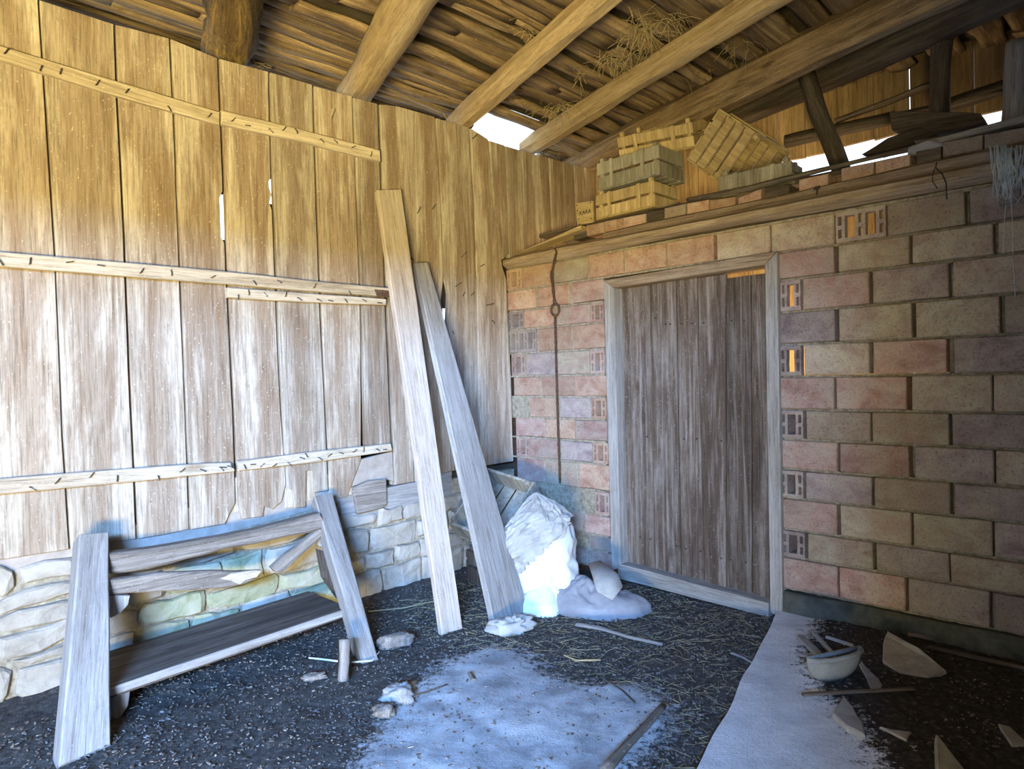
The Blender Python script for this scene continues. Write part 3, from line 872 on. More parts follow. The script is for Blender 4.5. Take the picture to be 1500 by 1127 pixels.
joist((683, 184), 2.665, .125, .125, M['beam'], square=1.0)
joist((796, 216), 2.685, .13, .125, M['beam'], square=1.0)
joist((1010, 186), 2.60, .17, .19, M['lath'], near=3.6, far=1.9, square=1.0)
joist((1330, 75), 2.62, .14, .14, M['dark'], near=2.2, far=2.2)
rr = random.Random(5)
q = -.55
while q < 3.2:
    wdt = rr.uniform(.055, .135) if q < 1.0 else rr.uniform(.10, .2)
    s = -3.6 + rr.uniform(-.3, .3)
    while s < .95:
        L = rr.uniform(1.1, 2.1)
        e = min(s + L, 1.12)
        qm = q + wdt / 2
        if qm < -.02:
            ha, hb = -.33 - qm * .93, .31 - qm * 1.09
            if s < hb and e > ha:
                if s < ha - .25: e = ha
                else: s = hb; e = max(e, hb + .6)
        if e - s > .25:
            zc = roofz(q + wdt / 2) + rr.uniform(-.004, .03)
            ph = rr.uniform(0, 6); tw = rr.uniform(-.03, .03)
            n = [A1(lerp(s, e, t), zc + .02 + rr.uniform(-.012, .012), q + wdt / 2 + tw * (t - .5) + rr.uniform(-.012, .012)) for t in (0, .25, .5, .75, 1)]
            ww = wdt * rr.uniform(.8, 1.05)
            sweep('roof_slab', n, N1, lambda t: ww * (1 + .14 * math.sin(t * 7 + ph)), lambda t: .034 + .008 * math.sin(t * 5 + ph), M['lath'], ceiling, 12, 8, .010, .45)
        s = e + rr.uniform(-.05, .03)
    q += wdt * (rr.uniform(.95, 1.3) if q > 0 else .9)
slab('eave_board', [A1(-.8, roofz(0) + .012, -.004), A1(.8, roofz(0) + .012, -.004), A1(.8, roofz(0) + .085, -.004), A1(-.8, roofz(0) + .085, -.004)], N1, .02, M['lath'], ceiling, axis=U1)
# straw hanging from the roof
mb = MB()
rr = random.Random(9)
def px_roof(x, y, dz=0.0):
    d = ray(x, y); return CAMP + d * ((2.75 + dz - CAM_H) / d.z)
for (cx, cy, sx, sy, n) in ((940, 50, 26, 26, 150), (985, 30, 18, 10, 40), (905, 88, 22, 10, 70), (815, 158, 25, 6, 60), (775, 45, 14, 14, 22), (850, 105, 6, 8, 12), (1150, 70, 30, 15, 40), (1080, 60, 20, 16, 25),
                            (370, 98, 14, 4, 26), (1030, 110, 20, 10, 14), (800, 225, 14, 4, 20), (850, 232, 14, 4, 20), (1290, 178, 18, 12, 40), (640, 168, 30, 3, 10)):
    for _ in range(n):
        p = px_roof(rr.gauss(cx, sx * .6), rr.gauss(cy, sy * .6), rr.uniform(-.03, .03))
        d = V((rr.gauss(0, 1), rr.gauss(0, 1), rr.gauss(-.5, .7))).normalized()
        L = rr.uniform(.03, .12)
        mb.tube([p, p + d * L * .5, p + d * L + V((0, 0, -.02))], .0012, 3)
tag(mb.build('straw_wisps', M['straw'], ceiling), kind='stuff')

# ---------------------------------------------------------------- rear room beyond the partition
FO = -.95
far = empty('wall_far', A2(1.5, 0, FO))
tag(far, 'orange lit rear boards beyond the brick partition', kind='structure')
def WF(x, y, o=0.0): return W2(x, y, FO + o)
zgap = WF(1200, 224).z
rr = random.Random(3)
s = -.1
while s < 4.6:
    wd = rr.uniform(.12, .2)
    g = .003 if rr.random() < .85 else .007
    if s + wd < s_at(1178, zgap, FO):
        slab('board', [A2(s, 0, FO), A2(s + wd - g, 0, FO), A2(s + wd - g, 2.95, FO), A2(s, 2.95, FO)], N2, .02, M['far'], far, axis=ZU, step=9)
        s += wd
        continue
    slab('board', [A2(s, zgap + rr.uniform(-.01, .01), FO), A2(s + wd - g, zgap + rr.uniform(-.01, .01), FO), A2(s + wd - g, 2.95, FO), A2(s, 2.95, FO)], N2, .02, M['far'], far, axis=ZU, step=9)
    slab('board', [A2(s, 0, FO), A2(s + wd - g, 0, FO), A2(s + wd - g, zgap - .29, FO), A2(s, zgap - .29, FO)], N2, .02, M['far'], far, axis=ZU, step=9)
    s += wd
def rail(xa, ya, xb, yb, h, o=.05):
    a, b = WF(xa, ya, o), WF(xb, yb, o)
    return sweep('rail', [a, (a + b) / 2, b], N2, lambda t: .05, lambda t: h, M['dark'], far, 8, 8, .008, .6)
rail(1150, 208, 1310, 172, .07); rail(1225, 178, 1370, 122, .03); rail(1380, 158, 1520, 112, .07); rail(1310, 172, 1480, 130, .035)
# posts between ledge and roof
def post(pts, wd, mat=M['dark'], o=-.45):
    P = [W2(x, y, o) for x, y in pts]
    return sweep('post', P, U2, lambda t: wd, lambda t: wd * .8, mat, far, 10, 8, .012, .5)
post([(1182, 110), (1196, 160), (1214, 200), (1236, 262)], .085)
post([(1382, 30), (1378, 100), (1374, 190)], .085)
post([(1496, 60), (1494, 120), (1490, 190)], .10, M['grey'], -.12)
# outer shell of the barn, out of view: brick side wall, front wall with the open door
def shell(name, pts, label):
    me = mesh(name, pts, [tuple(range(len(pts)))])
    tag(link(name, me, M['backing']), label, kind='structure')
e2 = A2(3.6, 0, 0)
gate_end = A1(-6.9, 0, 0)
yf = -.35
shell('wall_right', [V((e2.x, e2.y, 0)), V((e2.x + .2, yf, 0)), V((e2.x + .2, yf, 3)), V((e2.x, e2.y, 3))], 'plain dark side wall past the brick partition')
shell('wall_right_rear', [V((e2.x, e2.y, 0)), V((e2.x + 1.2, e2.y + 1.2, 0)), V((e2.x + 1.2, e2.y + 1.2, 3)), V((e2.x, e2.y, 3))], 'plain dark side wall of the rear room')
shell('wall_front', [V((.08, yf, 0)), V((e2.x + .2, yf, 0)), V((e2.x + .2, yf, 3)), V((gate_end.x, yf, 3)), V((gate_end.x, yf, 0)), V((-1.5, yf, 0)), V((-1.5, yf, 2.0)), V((.08, yf, 2.0))], 'front barn wall with the wide open doorway')

# ================================================================== THINGS
# ---------------------------------------------------------------- manger against the gate wall
man = empty('feeding_manger', A1(-1.9, 0, .35))
tag(man, 'broken wooden feeding manger with two slanting posts below the gate', 'manger')
def seg_post(name, b0, b1, t0, t1, thick, mat, parent):
    """leaning square post/plank from its visible face corners: bottom left/right, top left/right"""
    nrm = (b1 - b0).cross(t0 - b0)
    if nrm.dot(CAMP - b0) < 0: nrm = -nrm
    return slab(name, [b0, b1, t1, t0], nrm.normalized(), thick, mat, parent, axis=t0 - b0, inset=.006, wob=.003)
# left post: foot on the floor below the frame
def on_line_off(px, py, off): return W1(px, py, off)
lb0, lb1 = W1(88, 1190, .62), W1(166, 1190, .60)
lt0, lt1 = W1(117, 782, .17), W1(160, 779, .15)
lb0.z = lb1.z = 0.0
seg_post('post', lb0, lb1, lt0, lt1, .075, M['grey'], man)
rb0, rb1 = G(531, 972), G(555, 966)
rt0, rt1 = W1(460, 726, .10), W1(487, 721, .08)
seg_post('post', rb0, rb1, rt0, rt1, .085, M['grey'], man)
# deep lower board: near edge and far edge
fe0, fe1 = W1(150, 1012, .44), W1(513, 890, .44)
zf = (fe0.z + fe1.z) / 2
def topboard(name, p0, p1, p2, p3, thick, mat, parent):
    n = (p1 - p0).cross(p3 - p0).normalized()
    if n.z < 0: n = -n
    return slab(name, [p0, p1, p2, p3], n, thick, mat, parent, axis=p1 - p0, inset=.004, wob=.004)
bk0, bk1 = fe0 - N1 * .36, fe1 - N1 * .36
topboard('seat_board', fe0, fe1, bk1, bk0, .035, M['dark'], man)
slab('edge_strip', [fe0 + N1 * .002, fe1 + N1 * .002, fe1 + N1 * .002 - ZU * .03, fe0 + N1 * .002 - ZU * .03], N1, .004, M['grey'], man, axis=U1)
o_ = .27
def mslab(name, px, off, thick, mat, **k):
    return slab(name, [W1(x, y, off) for x, y in px], N1, thick, mat, man, **k)
mslab('front_board', ((158, 812), (250, 800), (330, 786), (400, 770), (470, 752), (480, 768), (474, 775), (400, 792), (330, 805), (250, 827), (190, 839), (158, 842)), .2, .06, M['bench'], axis=U1, wob=.008, step=.06, inset=.01)
bb = mslab('broken_board', ((158, 850), (230, 840), (300, 837), (345, 838), (384, 836), (378, 847), (360, 856), (330, 862), (240, 867), (158, 872)), .25, .03, M['bench'], axis=U1, wob=.01, step=.05, inset=.006)
slab('torn_wood', [W1(x, y, .256) for x, y in ((322, 848), (340, 840), (384, 836), (377, 846), (360, 851), (352, 857), (338, 851))], N1, .02, M['batten'], bb, axis=U1, wob=.006, step=.02)
mslab('brace', ((398, 832), (420, 812), (468, 774), (477, 782), (440, 815), (415, 838), (405, 839)), .19, .03, M['bench'], wob=.006, step=.04)
for (cx0, y0, y1_) in ((160, 872, 905), (160, 1012, 1062)):
    px = [(cx0, y0), (cx0 + 31, y0 + 1), (cx0 + 28, lerp(y0, y1_, .45)), (cx0 + 17, lerp(y0, y1_, .8)), (cx0 + 4, y1_), (cx0, y1_)]
    mslab('tenon', px, .40 if y0 > 1000 else .24, .06, M['grey'], axis=ZU)
mslab('tenon', ((462, 782), (478, 790), (485, 806), (468, 800)), .16, .05, M['grey'], axis=U1)
mslab('rear_post', ((470, 806), (486, 812), (512, 884), (500, 880), (478, 848)), .2, .05, M['dark'], axis=ZU)

# ---------------------------------------------------------------- two planks leaning on the boards
def leaning(name, b0, b1, t0, t1, toff, thick, mat, label):
    B0, B1, T0, T1 = G(*b0), G(*b1), W1(*t0, toff), W1(*t1, toff)
    c = (B0 + B1) / 2
    n = (B1 - B0).cross(T0 - B0); n = n if n.dot(CAMP - B0) > 0 else -n
    mid = [((B0 + T0) / 2), ((B1 + T1) / 2)]
    o = slab(name, [B0, B1, mid[1], T1, T0, mid[0]], n.normalized(), thick, mat, None, axis=T0 - B0, inset=.004, wob=.003)
    return tag(o, label, 'plank', 'planks leaning in the corner')
leaning('leaning_plank', (648, 931), (678, 921), (553, 278), (588, 277), .05, .03, M['lean'], 'long narrow pale plank leaning from floor to the upper gate post')
leaning('leaning_plank', (726, 921), (774, 896), (608, 385), (627, 384), .05, .03, M['grey'], 'wider grey split plank leaning beside the white sack')

# ---------------------------------------------------------------- crates
def bxp(name, x0, x1_, y0, y1_, z0, z1, mat, parent, key):
    me = mesh_cache.get(key)
    if me is None:
        me = boxmesh(name, x1_ - x0, y1_ - y0, z1 - z0, .002, .001); me.materials.append(mat); mesh_cache[key] = me
    o = bpy.data.objects.new(name, me); col.objects.link(o); o.parent = parent
    o.location = ((x0 + x1_) / 2, (y0 + y1_) / 2, (z0 + z1) / 2)
    return o
mesh_cache = {}
def crate(name, L, D, H, mat, mw, label, ns=2, group='old fruit crates', nb=4, end_rows=2, bottom=True):
    """x = length, y = depth, z = up; origin at the base centre"""
    root = bpy.data.objects.new(name, None); root.empty_display_size = .05
    col.objects.link(root)
    root.matrix_world = mw
    tag(root, label, 'crate', group)
    t = .010; k0 = (name, L, D, H, mat.name)
    g = .014
    sh = (H - g * (ns - 1)) / ns
    for i in range(ns):
        z0 = i * (sh + g)
        for sy in (-1, 1):
            y = sy * (D / 2 - t / 2)
            bxp('slat', -L / 2, L / 2, y - t / 2, y + t / 2, z0, z0 + sh, mat, root, k0 + ('s',))
    eh = (H - g * (end_rows - 1)) / end_rows
    for i in range(end_rows):
        for sx in (-1, 1):
            x = sx * (L / 2 - .009 - t * .2)
            bxp('end_board', x - .009, x + .009, -D / 2 + t, D / 2 - t, i * (eh + g), i * (eh + g) + eh, mat, root, k0 + ('e',))
    for sx in (-1, 1):
        for sy in (-1, 1):
            bxp('corner_post', sx * (L / 2 - .03) - .012, sx * (L / 2 - .03) + .012, sy * (D / 2 - .022) - .012, sy * (D / 2 - .022) + .012, .0, H + .025, mat, root, k0 + ('c',))
    for sx in (-.25, .25):
        for sy in (-1, 1):
            y = sy * (D / 2 + .004)
            bxp('strap', sx * L - .012, sx * L + .012, y - .004, y + .004, 0, H + .004, mat, root, k0 + ('t',))
    if bottom:
        bw = (D - .012 * (nb - 1)) / nb
        for i in range(nb):
            y0 = -D / 2 + i * (bw + .012)
            bxp('bottom_slat', -L / 2, L / 2, y0, y0 + bw, -.010, -.001, mat, root, k0 + ('b',))
    return root
def wmat(p, xdir, zdir):
    x = xdir.normalized(); z = (zdir - x * zdir.dot(x)).normalized(); y = z.cross(x)
    return Matrix(((x.x, y.x, z.x, p.x), (x.y, y.y, z.y, p.y), (x.z, y.z, z.z, p.z), (0, 0, 0, 1)))
# ledge boards behind the wall top, carrying the crates
for k, off in enumerate((-.20, -.38, -.56)):
    o = slab('ledge_board', [A2(.15, 2.062, off + .085), A2(2.9, 2.058, off + .085), A2(2.9, 2.058, off - .085), A2(.15, 2.062, off - .085)], ZU, .025, M['dark'], wall_back, axis=U2)
# lower stacked crate: near lower corner at px (960,297)
def crate_at(px_corner, off, L, D, H, yaw, mat, label, dz=0.0, tilt=0.0, **k):
    """near lower corner of the long front side given by its pixel on a plane `off` behind the wall face"""
    p = W2(*px_corner, off) + ZU * dz
    x = (-U2 * math.cos(yaw) + U1 * math.sin(yaw))
    x = (x + ZU * tilt).normalized()
    z = (ZU - x * ZU.dot(x)).normalized()
    y = z.cross(x)      # away from the room
    c = p - x * (L / 2) + y * (D / 2)
    return crate('fruit_crate', L, D, H, mat, wmat(c, x, z), label, **k)
crate_at((959, 300), -.10, .40, .27, .135, 0.0, M['crate'], 'lowest yellowish fruit crate on the brick wall top', tilt=.01)
crate_at((966, 253), -.10, .42, .27, .155, 0.0, M['crate_grey'], 'greyish fruit crate stacked second on the yellowish one', tilt=.02)
# third: brown crate resting tilted at the top of the stack, further back
p3 = W2(975, 219, -.40)
x3 = (-U2 + U1 * .10 - ZU * .05).normalized()
z3 = (ZU * .93 + N2 * .38).normalized()
crate('fruit_crate', .47, .26, .125, M['crate'], wmat(p3, x3, z3), 'brown fruit crate tipped over on top of the stack')
# fourth: crate rolled over onto one edge, its end turned to the room
sd_ = -U2
ea = (sd_ * .67 + ZU * .74).normalized(); eb = (sd_ * .74 - ZU * .67).normalized()
cen = W2(1006, 234, -.24) + ea * .15 + U1 * .235
crate('fruit_crate', .46, .30, .25, M['crate'], wmat(cen, U1, eb), 'large fruit crate rolled onto one edge beside the stack', ns=3, nb=4, end_rows=4)
# fifth: dark grey crate under the tilted one
crate_at((1160, 262), -.06, .36, .15, .085, 0.05, M['crate_grey'], 'dark grey fruit crate underneath the tilted one', tilt=.0, ns=1, end_rows=2)
# end panel with stencilled letters
pan = slab('crate_panel', [W2(x, y, -.13) for x, y in ((842, 298), (868, 294), (869, 326), (846, 333))], N2, .014, M['crate'], None, axis=U2)
tag(pan, 'pale crate end panel stencilled with dark letters', 'panel')
def text(body, px, size, off, mat, parent, rot=0.0):
    cu = bpy.data.curves.new('lettering', 'FONT'); cu.body = body; cu.size = size; cu.extrude = .0006
    cu.align_x = 'CENTER'; cu.align_y = 'CENTER'
    o = bpy.data.objects.new('lettering', cu); col.objects.link(o)
    cu.materials.append(mat)
    p = W2(*px, off)
    x = (-U2 + ZU * rot).normalized(); y = (ZU - x * ZU.dot(x)).normalized(); zz = x.cross(y)
    o.matrix_world = Matrix(((x.x, y.x, zz.x, p.x), (x.y, y.y, zz.y, p.y), (x.z, y.z, zz.z, p.z), (0, 0, 0, 1)))
    mw = o.matrix_world.copy()
    dg = bpy.context.evaluated_depsgraph_get()
    me = bpy.data.meshes.new_from_object(o.evaluated_get(dg))
    bpy.data.objects.remove(o)
    o = bpy.data.objects.new('lettering', me); col.objects.link(o); o.matrix_world = mw
    o.parent = parent
    o.matrix_parent_inverse = parent_world[parent.name].inverted()
    return o
parent_world = {pan.name: pan.matrix_world.copy()}
cpan = sum((W2(x, y, -.13) for x, y in ((842, 298), (868, 294), (869, 326), (846, 333))), V()) / 4
parent_world[pan.name] = frame(cpan - N2 * .007, U2, N2)
text('KARA', (857, 311), .034, -.1285, M['ink'], pan)
mb = MB()
for x, y in ((845, 301), (865, 297), (846, 309), (848, 321), (866, 320), (849, 329)):
    p = W2(x, y, -.13); mb.tube([p, p + N2 * .003], .004, 6)
o = mb.build('nail_heads', M['iron']); o.parent = pan; o.matrix_parent_inverse = parent_world[pan.name].inverted(); tag(o, kind='stuff')

# dark boards and torn sheet piled on the wall top, right
def thing_slab(name, pts, n, thick, mat, label, cat, group=None, **k):
    return tag(slab(name, pts, n, thick, mat, None, **k), label, cat, group)
thing_slab('scrap_board', [W2(x, y, -.30) for x, y in ((1303, 164), (1360, 163), (1436, 166), (1444, 180), (1420, 188), (1330, 202), (1306, 190))], N2, .10, M['dark'], 'thick dark scrap board lying highest on the wall top', 'board', wob=.012, step=.05)
thing_slab('scrap_board', [W2(x, y, -.18) for x, y in ((1262, 226), (1300, 202), (1345, 186), (1372, 196), (1340, 212), (1290, 228))], N2, .05, M['dark'], 'slanting dark scrap board under the pile on the wall top', 'board', wob=.01, step=.05)
thing_slab('scrap_board', [W2(x, y, -.12) for x, y in ((1338, 206), (1400, 196), (1436, 186), (1440, 193), (1400, 205), (1345, 216))], N2, .08, M['bench'], 'greyish scrap board along the wall top beside the dark block', 'board', wob=.006, step=.05)

def crumple(name, c, mw, rx, ry, rz, mat, amp=.2, nu=46, nv=30, fr=3.0, seed=0.0, parent=None, expo=.8, top=None, flat=True):
    vs, fs = [], []
    for j in range(nv + 1):
        ph = -math.pi / 2 + math.pi * j / nv
        for i in range(nu):
            th = 2 * math.pi * i / nu
            cx, sx = math.cos(th), math.sin(th); cz, sz = math.cos(ph), math.sin(ph)
            f = lambda v: math.copysign(abs(v) ** expo, v)
            d = V((f(cz) * f(cx), f(cz) * f(sx), f(sz)))
            r = noise.ridged_multi_fractal(d * fr + V((seed, seed * 2, 0)), 1.0, 2.1, 4, 1.0, 2.0) - 1.0
            b = noise.noise(d * 1.6 + V((seed * 3, 0, 1)))
            k = 1 + amp * (r * .35 + b * .6)
            p = V((d.x * rx * k, d.y * ry * k, d.z * rz * k))
            if top: p = top(p)
            vs.append(p)
    for j in range(nv):
        for i in range(nu):
            a, b = j * nu + i, j * nu + (i + 1) % nu
            fs.append((a, b, b + nu, a + nu))
    me = mesh(name, vs, fs, True)
    return link(name, me, mat, parent, mw)
pl = W2(1358, 217, -.05)
tag(crumple('torn_plastic', None, frame(pl, ZU, N2), .07, .05, .022, M['plastic'], .5, 30, 18, 3, 4.2), 'torn scrap of grey plastic sheet on the wall top', 'plastic')

# ---------------------------------------------------------------- twine and wire hanging from the wall beam
mb = MB()
rr = random.Random(11)
for k in range(34):
    x0 = rr.uniform(1460, 1490); x1_ = x0 + rr.uniform(-26, 50); dp = rr.uniform(40, 95)
    p0 = W2(x0, 217 + rr.uniform(-3, 3), .05); 
    pts = []
    for t in (0, .12, .3, .5, .7, .88, 1):
        a = t * math.pi
        pts.append(W2(lerp(x0, x1_, t) + math.sin(a) * rr.uniform(-10, 12), 217 + math.sin(a) * dp - (t * 4), .05 + rr.uniform(0, .025)))
    mb.tube(pts, .0018, 4)
for (x0, x1_, y1_) in ((1470, 1473, 372), (1473, 1490, 434)):
    mb.tube([W2(lerp(x0, x1_, t) + 3 * math.sin(t * 5), lerp(225, y1_, t), .03) for t in (0, .25, .5, .75, 1)], .0014, 4)
tag(mb.build('twine_bundle', M['twine'], None, True), 'loose hank of pale blue baling twine hanging on the wall beam', 'twine')
mb = MB()
mb.tube([W2(x, y, .05) for x, y in ((1372, 238), (1371, 246), (1380, 255), (1386, 268), (1387, 292))], .0028, 5)
mb.tube([W2(x, y, .05) for x, y in ((1372, 240), (1366, 256), (1366, 266), (1373, 276))], .0018, 5)
tag(mb.build('iron_wire', M['iron'], None, True), 'bent black wire hanging from the wall beam', 'wire')
mb = MB()
mb.tube([W2(x, y, .045) for x, y in ((1197, 286), (1197, 276))], .004, 6)
mb.tube([W2(x, y, .045) for x, y in ((1192, 277), (1201, 274))], .006, 6)
tag(mb.build('iron_nail', M['iron'], None, True), 'thick old nail driven upright in the wall beam', 'nail')

# ---------------------------------------------------------------- chain
ch = empty('hanging_chain', W2(815, 450, .04))
tag(ch, 'rusty iron chain with a ring hanging down the brick wall', 'chain')
def torus(name, a, b, r, nu=18, nv=6):
    vs, fs = [], []
    for i in range(nu):
        t = 2 * math.pi * i / nu
        c = V((a * math.cos(t), 0, b * math.sin(t))); o = V((math.cos(t), 0, math.sin(t)))
        for k in range(nv):
            u = 2 * math.pi * k / nv
            vs.append(c + o * (r * math.cos(u)) + V((0, r * math.sin(u), 0)))
    for i in range(nu):
        for k in range(nv):
            fs.append((i * nv + k, i * nv + (k + 1) % nv, ((i + 1) % nu) * nv + (k + 1) % nv, ((i + 1) % nu) * nv + k))
    return mesh(name, vs, fs, True)
lk = torus('link', .0105, .021, .0045); lk.materials.append(M['rust'])
lk2 = torus('link', .008, .019, .0042); lk2.materials.append(M['rust'])
ring = torus('ring', .031, .036, .007, 24, 8); ring.materials.append(M['rust'])
def chain_run(pa, pb, me, pitch):
    n = int((pb - pa).length / pitch)
    for i in range(n + 1):
        p = pa.lerp(pb, i / n)
        mw = frame(p, pb - pa, (N2 if i % 2 else U2) + (U2 if i % 2 else N2) * .35)
        link('link', me, None, ch, mw)
chain_run(W2(814, 374, .055), W2(808, 402, .045), lk, .032)
chain_run(W2(808, 402, .035), W2(812, 442, .035), lk, .032)
link('ring', ring, None, ch, frame(W2(813, 454, .035), ZU, N2))
chain_run(W2(813, 466, .03), W2(816, 580, .03), lk2, .029)
chain_run(W2(816, 584, .03), W2(820, 703, .03), lk2, .029)
mb = MB(); mb.tube([W2(814, 374, .05), W2(815, 368, .055), W2(812, 364, .05)], .005, 6)
mb.build('hook', M['rust'], ch)

# ---------------------------------------------------------------- sacks in the corner
sc_ = G(818, 893)
sroot = empty('lime_sack', sc_)
tag(sroot, 'bulging white lime sack with torn grey paper top in the corner', 'sack')
sp = sc_ + (CORNER - sc_).normalized() * .20
vd = (CAMP - sp); vd.z = 0; vd.normalize()
hz = vd.cross(ZU)      # local +x: picture left
def sack_shape(name, grow, amp, nu, nv, seed, mat, keep=None, jit=0.0, smooth=True):
    vs, fs = [], []
    rj = random.Random(int(seed * 10))
    for j in range(nv + 1):
        t = j / nv
        for i in range(nu):
            th = 2 * math.pi * i / nu
            f = lambda v, e: math.copysign(abs(v) ** e, v)
            cx, sy = f(math.cos(th), .75), f(math.sin(th), .75)
            prof = (1 - max(0, (t - .62) / .38) ** 2.4 * .97) * (1 - .10 * max(0, .12 - t) / .12)
            d = V((cx * prof, sy * prof, t * 2.2))
            crease = noise.ridged_multi_fractal(d * 2.1 + V((seed, seed * 2, 0)), 1.0, 2.1, 4, 1.0, 2.0) - 1.1
            b_ = noise.noise(d * 1.3 + V((seed * 3, 0, 1)))
            k = 1 + .22 * (crease * .45 + b_ * .7)
            if grow > 1:
                c2 = noise.ridged_multi_fractal(d * 3.4 + V((9.1, 4, 0)), 1.0, 2.2, 4, 1.0, 2.0)
                k += grow - 1 + .10 * c2
            z_ = .53 * t * (1 + .05 * b_) * (1 + (grow - 1) * .8)
            x_ = cx * prof * .185 * k + .02 * math.sin(t * 3)
            z_ -= max(0, x_) * .30 * t
            p = V((x_, sy * prof * .155 * k, z_))
            if jit: p += V((rj.uniform(-jit, jit), rj.uniform(-jit, jit), rj.uniform(-jit, jit)))
            vs.append(p)
    for j in range(nv):
        for i in range(nu):
            a, b = j * nu + i, j * nu + (i + 1) % nu
            q = (a, b, b + nu, a + nu)
            if keep is None or keep(sum((vs[m] for m in q), V()) / 4):
                fs += [(q[0], q[1], q[2]), (q[0], q[2], q[3])] if jit else [q]
    if keep is None: fs.append(tuple(range(nu - 1, -1, -1)))
    fs.append(tuple(nv * nu + i for i in range(nu)))
    me = mesh(name, vs, fs, smooth)
    return link(name, me, mat, sroot, frame(sp, ZU + hz * .10, vd))
sack_shape('body', 1.0, .22, 72, 48, 1.3, M['sackwhite'])
pt = sack_shape('paper_cover', 1.05, .42, 58, 40, 1.3, M['paper'], lambda p: p.z > .27 - .8 * p.x + .06 * noise.noise(p * 14), .006, False)
m_ = pt.modifiers.new('thick', 'SOLIDIFY'); m_.thickness = .006
# spilled lime
lp = G(805, 893)
def lime():
    vs, fs = [], []
    nu, nr = 48, 12
    for j in range(nr + 1):
        for i in range(nu):
            a = 2 * math.pi * i / nu
            r = j / nr
            R_ = (.19 + .08 * noise.noise(V((math.cos(a) * 2.6, math.sin(a) * 2.6, 3)))) * r
            p = V((lp.x + math.cos(a) * R_ * 1.15, lp.y + .06 + math.sin(a) * R_ * .8, .085 * (1 - r) ** .8 + .006 * noise.noise(V((a * 3, r * 6, 1))) + .022 * (1 - r) + .014 - .03 * max(0, r - .85) / .15))
            vs.append(p)
    for j in range(nr):
        for i in range(nu):
            k = (i + 1) % nu
            fs.append((j * nu + i, j * nu + k, (j + 1) * nu + k, (j + 1) * nu + i))
    return link('lime_powder', mesh('lime_powder', vs, fs, True), M['powder'])
tag(lime(), 'spilled white lime powder at the foot of the sack', 'powder', kind='stuff')
gp = G(880, 898)
gc = gp + V((-.03, .10, .07))
def sack_heap():
    vs, fs = [], []
    nu, nr = 84, 26
    for j in range(nr + 1):
        r = j / nr
        for i in range(nu):
            a = 2 * math.pi * i / nu
            ca, sa = math.cos(a), math.sin(a)
            k = (abs(ca) ** 1.45 + abs(sa) ** 1.45) ** (-1 / 1.45) * (1 + .12 * noise.noise(V((ca * 2, sa * 2, 5))))
            x, y = ca * k * r * .30, sa * k * r * .17
            n1_ = abs(noise.noise(V((x * 7 + 3, y * 9, 1)))); n2_ = abs(noise.noise(V((x * 15, y * 17 + 4, 2))))
            dome = (1 - r ** 2.2) ** .75
            ridge = math.exp(-((x * .55 + y - .02) / .05) ** 2) * .35 + math.exp(-((x - .06 - y * .4) / .04) ** 2) * .25
            z = dome * (.125 * (.80 + ridge * .7) - .07 * max(0, .16 - n1_) / .16 * .28 - .014 * max(0, .12 - n2_) / .12) + .012
            if r > .96: z = -.01
            vs.append(V((x + .012 * noise.noise(V((z * 30, y * 12, 8))), y, z)))
    for j in range(nr):
        for i in range(nu):
            q = (i + 1) % nu
            fs.append((j * nu + i, j * nu + q, (j + 1) * nu + q, (j + 1) * nu + i))
    me = mesh('plastic_sack', vs, fs, True)
    return link('plastic_sack', me, M['plastic'], None, frame(gc, ZU, V((-.25, -1, 0))))
gc = G(870, 890)
pls = sack_heap()
tag(pls, 'crumpled grey plastic sack lying before the door sill', 'sack')
fl = link('flap', mesh('flap', [G(875, 868, .12), G(862, 826, .20), G(880, 822, .22), G(905, 842, .18), G(912, 860, .13), G(897, 880, .10)], [(0, 1, 2), (0, 2, 3), (0, 3, 4), (0, 4, 5)], True), M['paper'])
fl.parent = pls; fl.matrix_parent_inverse = frame(gc, ZU, V((-.25, -1, 0))).inverted()
fm = fl.modifiers.new('thick', 'SOLIDIFY'); fm.thickness = .004

# ---------------------------------------------------------------- crates in the corner
def px_depth(x, y, depth):
    return CAMP + ray(x, y) * depth
tl, tr, br = px_depth(712, 684, 3.98), px_depth(783, 706, 3.78), px_depth(746, 800, 3.55)
xv, yv = tr - tl, br - tr
L6, D6 = xv.length, yv.length
xn = xv.normalized(); yn = (yv - xn * yv.dot(xn)).normalized()
zn = xn.cross(yn)
if zn.dot(CAMP - tl) < 0: zn = -zn
cen = tl + xn * L6 / 2 + yn * D6 / 2 - zn * .13
crate('slatted_crate', D6, L6, .13, M['crate_grey'], wmat(cen, yn, zn), 'grey slatted crate leaning behind the planks with its open side out', ns=1, group='crates on the corner floor', nb=4, end_rows=1)
fc = A1(-.42, .0, .36)
crate('slatted_crate', .42, .30, .16, M['dark'], wmat(fc + ZU * .02, (U1 + N1 * .3), ZU), 'dark slatted crate on the floor behind the leaning planks', ns=3, group='crates on the corner floor')

# ---------------------------------------------------------------- loose things on the floor
def gslab(name, px, z, thick, mat, label, cat, tilt=V((0, 0, 1)), **k):
    return thing_slab(name, [G(x, y, z) for x, y in px], ZU, thick, mat, label, cat, **k)
def stick(name, pxs, r, mat, label, r1=None, z=.012, cat='stick', flat=.6):
    pts = [G(x, y, z) for x, y in pxs]
    d = pts[-1] - pts[0]
    o = sweep(name, pts, d.cross(ZU), lambda t: 2 * lerp(r, r1 or r, t), lambda t: 2 * flat * lerp(r, r1 or r, t), mat, None, 12, 7, r * .3, .3)
    return tag(o, label, cat)
stick('split_stick', ((845, 915), (880, 921), (920, 933), (970, 944)), .016, M['grey'], 'pale split stick on the floor before the door', .008)
stick('bark_branch', ((972, 1034), (948, 1062), (918, 1092), (886, 1130)), .012, M['bench'], 'dark bark covered branch on the edge of the concrete patch', .018, .02)
